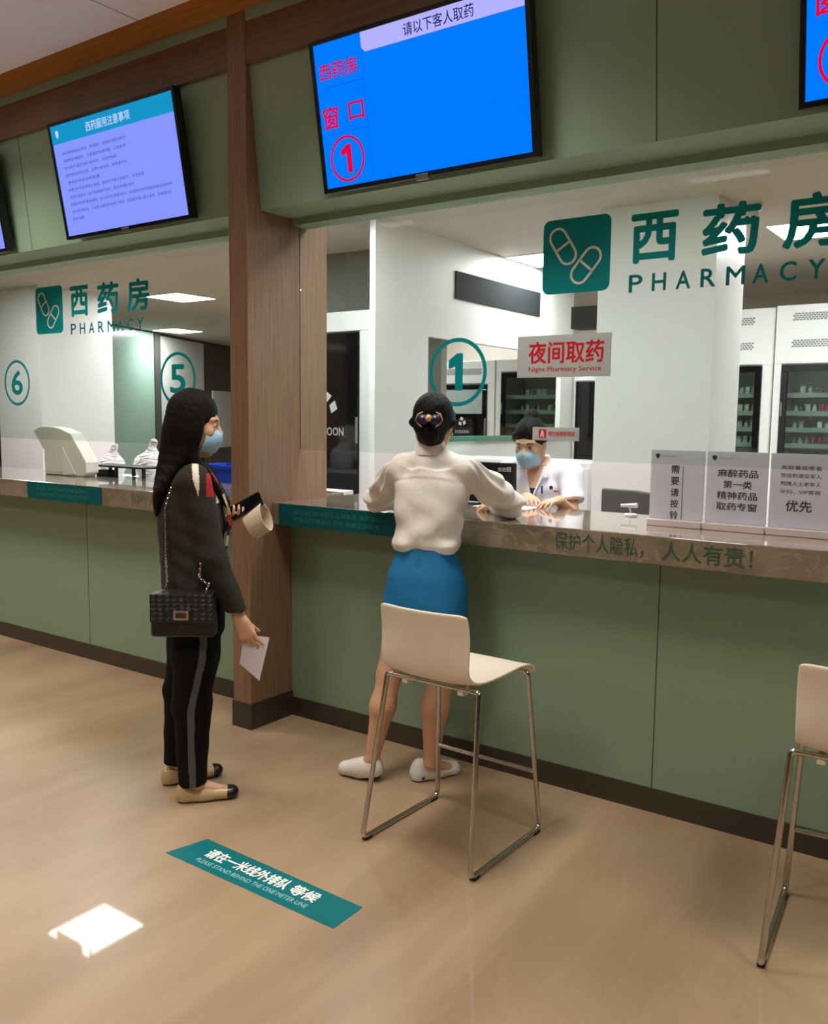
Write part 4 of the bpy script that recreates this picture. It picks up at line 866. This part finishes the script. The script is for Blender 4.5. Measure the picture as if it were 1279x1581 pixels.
S.chain([V3(-2.135, -.335, .80), V3(-2.190, -.372, .47), V3(-2.205, -.398, .33), V3(-2.242, -.420, .105)], [.082, .050, .052, .030], .03)
S.chain([V3(-2.036, -.275, .075), V3(-2.0, -.16, .03)], [.03, .024], flat=((0, 0, 1), 1.3)); S.chain([V3(-2.242, -.420, .085), V3(-2.345, -.445, .035)], [.028, .022])
hf2 = unit((-.42, .88, -.15)); c2 = V3(-2.083, -.222, 1.527); S.cone((-2.065, -.262, 1.30), (-2.085, -.235, 1.46), .052, .048, .03)
_, _, _, hp2 = head(S, c2, hf2, k=.96)
hand(S, aR[2], (-.8, .6, -.08), (0, 0, -1), (-.6, -.8, 0), (10, 12, 14, 18), .92); hand(S, aL[2], (.62, .78, -.08), (0, 0, -1), (.78, -.6, 0), (10, 12, 14, 18), .92)
person2 = sdf_obj('person', S, [skin], None, b2)
props(person2, 'person seen from behind in white blouse and blue skirt leaning on the counter', 'person')
eyes(person2, hp2)
bl = mat('white_blouse', (226, 222, 216), .7, bump=(22, .55), stretch=(1, 1, .6))
S = SDF((-2.54, -.50, .98), (-1.72, .24, 1.47), HS)
S.loft([(1.005, -2.063, -.298, .126, .098), (1.03, -2.062, -.296, .140, .112), (1.10, -2.056, -.288, .142, .110), (1.2, -2.055, -.275, .156, .110), (1.28, -2.058, -.265, .165, .098), (1.335, -2.060, -.258, .120, .075)], yaw2, k=.02)
S.cone((-2.02, -.245, 1.372), aR[0]+V3(0, 0, -.004), .050, .054, .03); S.cone((-2.11, -.272, 1.372), aL[0]+V3(0, 0, -.004), .050, .054, .03)
S.cone((-2.065, -.262, 1.36), (-2.075, -.250, 1.428), .066, .058, .02, cap=True)
S.chain([aR[0], aR[0]*.5+aR[1]*.5+V3(.012, 0, 0), aR[1]+V3(.006, .0, .004), aR[1]*.12+aR[2]*.88], [.058, .060, .058, .036], .025, cap=True)
S.chain([aL[0], aL[0]*.5+aL[1]*.5+V3(-.012, 0, 0), aL[1]+V3(-.006, .0, .004), aL[1]*.12+aL[2]*.88], [.058, .060, .058, .036], .025, cap=True)
def drape(X, Y, Z):
    u = (X+2.06)*s2[0]+(Y+.29)*s2[1]; v = (X+2.06)*f2[0]+(Y+.29)*f2[1]; t = np.clip((Z-(1.305-.9*u*u))/.006, 0, 1); back = np.clip((-.02-v)/.03, 0, 1)
    d = -.005*t*back*(np.abs(u) < .19)                                             # yoke
    d = d-.006*np.exp(-((Z-1.03)/.020)**2)*(1+.5*np.sin(70*u))                         # gathered above the waistband
    d = d+.0075*np.sin(26*u+5*np.sin(9*Z))*np.clip((1.27-Z)/.2, 0, 1)*back             # long back folds
    arm = np.clip((np.abs(u)-.17)/.04, 0, 1); d = d+.0065*arm*np.sin(95*(Z+.55*v+.3*np.abs(u))+6*np.sin(20*v))
    return d+.004*np.sin(48*u+30*Z)*np.sin(22*Z-14*u)
S.noise(drape)
blouse = sdf_obj('blouse', S, bl, person2)
cv = []; cfn = []; nn_ = 28
for i, (r_, z_) in enumerate(((.052, 1.452), (.0545, 1.455), (.064, 1.415), (.0665, 1.398), (.0630, 1.397))):
    for j in range(nn_):
        a = 2*math.pi*j/nn_; cv.append(V3(-2.074, -.250, z_-.022*max(0, math.cos(a))*(1 if i > 1 else .6))+s2*r_*math.sin(a)+f2*r_*1.02*math.cos(a)-f2*(.008 if i > 1 else 0))
for i in range(4): cfn += [(i*nn_+j, i*nn_+(j+1) % nn_, (i+1)*nn_+(j+1) % nn_, (i+1)*nn_+j) for j in range(nn_)]
obj('collar', MB().add(cv, cfn), bl, blouse, smooth=60)
sk = mat('blue_skirt', (0, 112, 170), .7, bump=(30, .2))
S = SDF((-2.32, -.56, .46), (-1.80, -.04, 1.06), HS)
S.loft([(.57, -2.062, -.300, .166, .132), (.62, -2.060, -.300, .172, .135), (.80, -2.058, -.300, .178, .140), (.90, -2.058, -.302, .163, .128), (.98, -2.060, -.302, .132, .104), (1.035, -2.062, -.300, .122, .096)], yaw2, k=.02)
S.noise(folds(.0016, 22, 12, 2.))
skirt = sdf_obj('skirt', S, sk, person2)
obj('skirt_zip', MB().tube([V3(-2.060, -.300, z)-f2*(r+.001)+s2*.0 for z, r in ((1.01, .106), (.98, .110), (.95, .116))], .0012, 6), mat('zip_blue', (60, 130, 170), .5), skirt)
ws = mat('white_leather', (226, 222, 216), .4)
for h_, t_ in (((-2.100, -.325, .028), (-1.985, -.125, .028)), ((-2.205, -.410, .052), (-2.405, -.450, .026))):
    h_ = V3(*h_); t_ = V3(*t_); S = SDF(np.minimum(h_, t_)-.08, np.maximum(h_, t_)+.10, .0035); S.lo[2] = -.02; S.cone(h_+(t_-h_)*.35+V3(0, 0, .018), h_+(t_-h_)*.6+V3(0, 0, .008), .034, .034, .02); shoe(S, h_, t_, .06, vamp=1.1); S.cut((0, 0, -1), (0, 0, .002))
    sh_ = sdf_obj('slip_on_shoe', S, [ws, sole], person2, region=lambda P: (P[:, 2] < np.interp((P-h_)@unit(t_-h_), [0, .1, .2], [h_[2]-.022, .006, .006])).astype(int))
    d = unit(t_-h_); rr = unit(np.cross(d, (0, 0, 1))); 
    o_ = lathe([(.001, .002), (.0075, .002), (.0085, 0), (.001, -.001)], 10); cc = h_+d*.035+rr*(.036)+V3(0, 0, -.008); o_.v = [tuple(cc+V3(a, 0, c)*0+rr*c+d*a+V3(0, 0, b_)) for a, b_, c in o_.v]; obj('logo_dot', o_, black, sh_)
S = SDF((-2.24, -.42, 1.38), (-1.92, -.06, 1.68), .0035); F2, R2, U2 = frame(hf2)
S.ell(hp2(-.018, 0, .034), (.100, .086, .098), (F2, R2, U2), 0); S.ell(hp2(.115, 0, -.05), (.085, .07, .105), (F2, R2, U2), 0, sub=True)
S.ell(hp2(-.062, 0, -.035), (.050, .062, .055), (F2, R2, U2), .03); S.ell(hp2(-.098, 0, -.050), (.036, .044, .050), (F2, R2, U2), .015)
for q in (-1, 1): S.chain([hp2(.04, q*.078, .05), hp2(-.03, q*.085, .0), hp2(-.08, q*.04, -.05)], [.012, .016, .014], .012); S.cone(hp2(-.065, q*.030, -.075), hp2(-.075, 0, -.085), .024, .020, .02)
hair2 = sdf_obj('hair', S, hair_k, person2, it=1)
navy = mat('navy_satin', (24, 26, 66), .35); goldm = mat('gold_trim', (206, 160, 92), .35, metal=.4); creamk = mat('beige_satin', (212, 172, 130), .5)
cl = MB()
for q in (-1, 1):
    e = lathe([(.001, .012), (.015, .008), (.022, 0), (.015, -.008), (.001, -.012)], 12); cc = hp2(-.138, q*.027, -.004); e.v = [tuple(cc+R2*a*1.25+U2*b_*1.0+F2*c) for a, b_, c in e.v]; cl.add(e.v, e.f)
bow = obj('hair_bow', cl, navy, person2, smooth=60)
for q in (-1, 1): obj('bow_trim', MB().tube([hp2(-.128, q*.028, .030), hp2(-.132, q*.048, .018), hp2(-.130, q*.056, -.004), hp2(-.134, q*.046, -.022), hp2(-.142, q*.030, -.036)], [.003, .0038, .004, .004, .003], 8), goldm, bow, smooth=180)
e = lathe([(.001, .010), (.012, .006), (.014, 0), (.012, -.006), (.001, -.010)], 10); cc = hp2(-.150, 0, .000); e.v = [tuple(cc+R2*a+U2*b_*1.1+F2*c) for a, b_, c in e.v]; obj('bow_knot', e, creamk, bow, smooth=60)
for q in (1,):
    e = lathe([(.001, .006), (.004, .004), (.006, 0), (.004, -.004), (.001, -.006)], 8); cc = hp2(-.008, q*.083, -.046); e.v = [tuple(np.array(v)+cc) for v in e.v]; obj('earring', e, chrome, person2, smooth=180)

# ------------------------------------------------------------------ pharmacist behind the counter
b3 = (-2.11, .82, 0); f3 = unit((.10, -.99, 0)); s3 = V3(f3[1], -f3[0], 0); yaw3 = math.atan2(f3[1], f3[0])
pR = [V3(-2.285, .80, 1.275), V3(-2.30, .76, 1.075), V3(-2.075, .615, 1.162)]; pL = [V3(-1.930, .80, 1.275), V3(-1.885, .72, 1.080), V3(-1.865, .545, 1.162)]
S = SDF((-2.44, .36, -.01), (-1.78, 1.02, 1.62), HS)
S.loft([(.80, -2.11, .83, .155, .10), (1.0, -2.11, .83, .125, .085), (1.18, -2.11, .82, .14, .10), (1.27, -2.11, .82, .13, .07)], yaw3)
S.chain(pR, [.043, .038, .024]); S.chain(pL, [.043, .038, .024])
for q in (-1, 1): S.chain([V3(-2.11+q*.085, .83, .82), V3(-2.11+q*.085, .82, .45), V3(-2.11+q*.085, .84, .08)], [.085, .052, .034], .03); S.cone((-2.11+q*.085, .85, .04), (-2.11+q*.085, .70, .03), .034, .030, .02)
hf3 = unit((.10, -.93, -.34)); c3 = V3(-2.135, .745, 1.432); S.cone((-2.11, .82, 1.25), (-2.13, .775, 1.38), .056, .048, .03)
_, _, _, hp3 = head(S, c3, hf3, k=.96)
hand(S, pR[2], (.70, -.70, -.05), (0, 0, -1), (.4, .8, 0), (14, 16, 20, 24), .9); hand(S, pL[2], (-.25, -.95, -.05), (0, 0, -1), (-.9, .3, 0), (14, 16, 20, 24), .9)
person3 = sdf_obj('person', S, [skin], None, b3)
props(person3, 'pharmacist in white short sleeved coat and blue mask behind the counter glass', 'person')
eyes(person3, hp3); mask(person3, hp3, None)
coat = mat('white_lab_coat', (240, 242, 252), .7, bump=(24, .2)); navyt = mat('navy_top', (30, 34, 60), .8)
S = SDF((-2.44, .62, .50), (-1.78, 1.0, 1.40), HS)
S.loft([(.55, -2.11, .83, .21, .15), (.9, -2.11, .83, .175, .125), (1.1, -2.11, .825, .17, .120), (1.2, -2.11, .82, .178, .112), (1.27, -2.11, .82, .165, .09), (1.315, -2.11, .82, .11, .065)], yaw3, k=.02)
S.cone((-2.20, .815, 1.285), pR[0], .052, .058, .03); S.cone((-2.02, .815, 1.285), pL[0], .052, .058, .03)
S.cone(pR[0], pR[0]*.32+pR[1]*.68, .060, .060, .02, cap=True); S.cone(pL[0], pL[0]*.32+pL[1]*.68+V3(.008, 0, 0), .060, .062, .02, cap=True)
S.cone((-2.11, .82, 1.30), (-2.118, .805, 1.352), .066, .060, .02, cap=True); S.noise(folds(.0025, 30, 26, 3.))
def rc(P):
    q = P-V3(-2.11, .82, 0); fw = q@f3; sd = q@s3; z = P[:, 2]; v = (fw > .02) & (np.abs(sd) < (z-1.155)*.36) & (z > 1.155); r = np.zeros(len(P), int); r[v] = 1; r[v & (z < 1.20)] = 2; return r
co = sdf_obj('lab_coat', S, [coat, skin, navyt], person3, region=rc)
lp = MB()
for q in (-1, 1): lp.prism([(q*.008, 1.15), (q*.055, 1.315), (q*.082, 1.30), (q*.075, 1.255), (q*.056, 1.262)], lambda u, v, d: V3(-2.11, .82, 0)+s3*u+f3*(d+.127-.30*max(0, v-1.20)-.9*u*u)+V3(0, 0, v), 0, .004)
obj('lapel', lp, coat, co)
bd = MB(); fB = lambda u, v: V3(-2.11, .82, 0)+s3*u+f3*.124+V3(0, 0, v)
bd.prism(rrect(-.092, -.068, 1.105, 1.14, .003), lambda u, v, d: fB(u, v)+f3*d, -.012, .0); obj('badge', bd, card, co)
obj('pen', MB().tube([fB(-.058, 1.175), fB(-.058, 1.215)], .005), mat('blue_pen', (60, 60, 170), .4), co); e2_ = MB().flat([(-.115, 1.212), (-.105, 1.22), (-.095, 1.212), (-.098, 1.198), (-.112, 1.198)], lambda u, v: fB(u, v)-f3*.004); obj('chest_emblem', e2_, ink, co)
obj('red_pin', MB().prism(rrect(-.135, -.118, 1.186, 1.194, .002), lambda u, v, d: fB(u, v)+f3*d, -.022, -.008), red_v, co)
S = SDF((-2.32, .60, 1.34), (-1.96, .98, 1.64), .004); F3_, R3, U3 = frame(hf3)
S.ell(hp3(-.018, 0, .034), (.096, .082, .095), (F3_, R3, U3), 0); S.ell(hp3(.110, 0, -.038), (.080, .066, .088), (F3_, R3, U3), 0, sub=True); S.ell(hp3(-.060, 0, .128), (.038, .040, .034), (F3_, R3, U3), .012)
for q in (-1, 1): S.chain([hp3(.045, q*.072, .06), hp3(-.0, q*.084, .02), hp3(-.05, q*.07, .06)], [.010, .014, .014], .012)
sdf_obj('hair', S, hair_k, person3, it=1)
g = obj('prescription_sheet', box(-2.24, -1.95, .36, .53, ZCT+.0005, ZCT+.002), paper, loc=(-2.09, .44, ZCT)); props(g, 'white sheet lying on the counter before the pharmacist', 'paper')

# ------------------------------------------------------------------ bags and crate on the left counter's far side
g = thing('low_cabinet', 'white low cabinet behind the left counter carrying plastic bags', 'cabinet', (-5.1, 1.0, 0)); obj('carcass', box(-6.4, -3.75, .78, 1.30, 0, 1.06), white_gloss, g, bevel=.004)
for x in (-6.4, -5.52, -4.64): obj('door', box(x+.006, x+.87, .765, .78, .06, 1.02), white_gloss, g, bevel=.003)
for i, (x, y, r, hgt, lab) in enumerate(((-5.83, .92, .085, .24, 'leftmost full white plastic bag behind the left counter'), (-5.60, 1.10, .17, .27, 'wide white plastic bag in the middle of the row behind the left counter'), (-5.34, .90, .12, .29, 'white plastic bag with a tall knotted top beside the long hair'))):
    S = SDF((x-.26, y-.2, 1.05), (x+.26, y+.2, 1.42), .007); S.ell((x, y, 1.06+hgt*.36), (r, .10, hgt*.42), None, 0); S.cone((x, y, 1.06+hgt*.6), (x+.02, y, 1.06+hgt*.95), .05, .022, .03); S.ell((x+.03, y, 1.06+hgt), (.035, .02, .03), None, .01)
    S.noise(lambda X, Y, Z: .007*np.sin(60*X+20*np.sin(30*Z))*np.sin(50*Z+18*Y)); S.cut((0, 0, -1), (0, 0, 1.061))
    props(sdf_obj('plastic_bag', S, bagplastic, None, (x, y, 1.06), it=1), lab, 'bag', None)
g = thing('plastic_crate', 'blue plastic crate behind the left counter beside the wood pillar', 'crate', (-4.52, .95, 1.06)); m = MB()
for a in ((-4.74, -4.30, .82, .835), (-4.74, -4.30, 1.065, 1.08), (-4.74, -4.725, .835, 1.065), (-4.315, -4.30, .835, 1.065)): m.box(*a, 1.062, 1.20)
m.box(-4.725, -4.315, .835, 1.065, 1.062, 1.075); obj('crate_body', m, blue_crate, g); m = MB()
for a in ((-4.75, -4.29, .81, .82), (-4.75, -4.29, 1.08, 1.09), (-4.75, -4.74, .82, 1.08), (-4.30, -4.29, .82, 1.08)): m.box(*a, 1.185, 1.215)
obj('crate_rim', m, blue_crate, g)
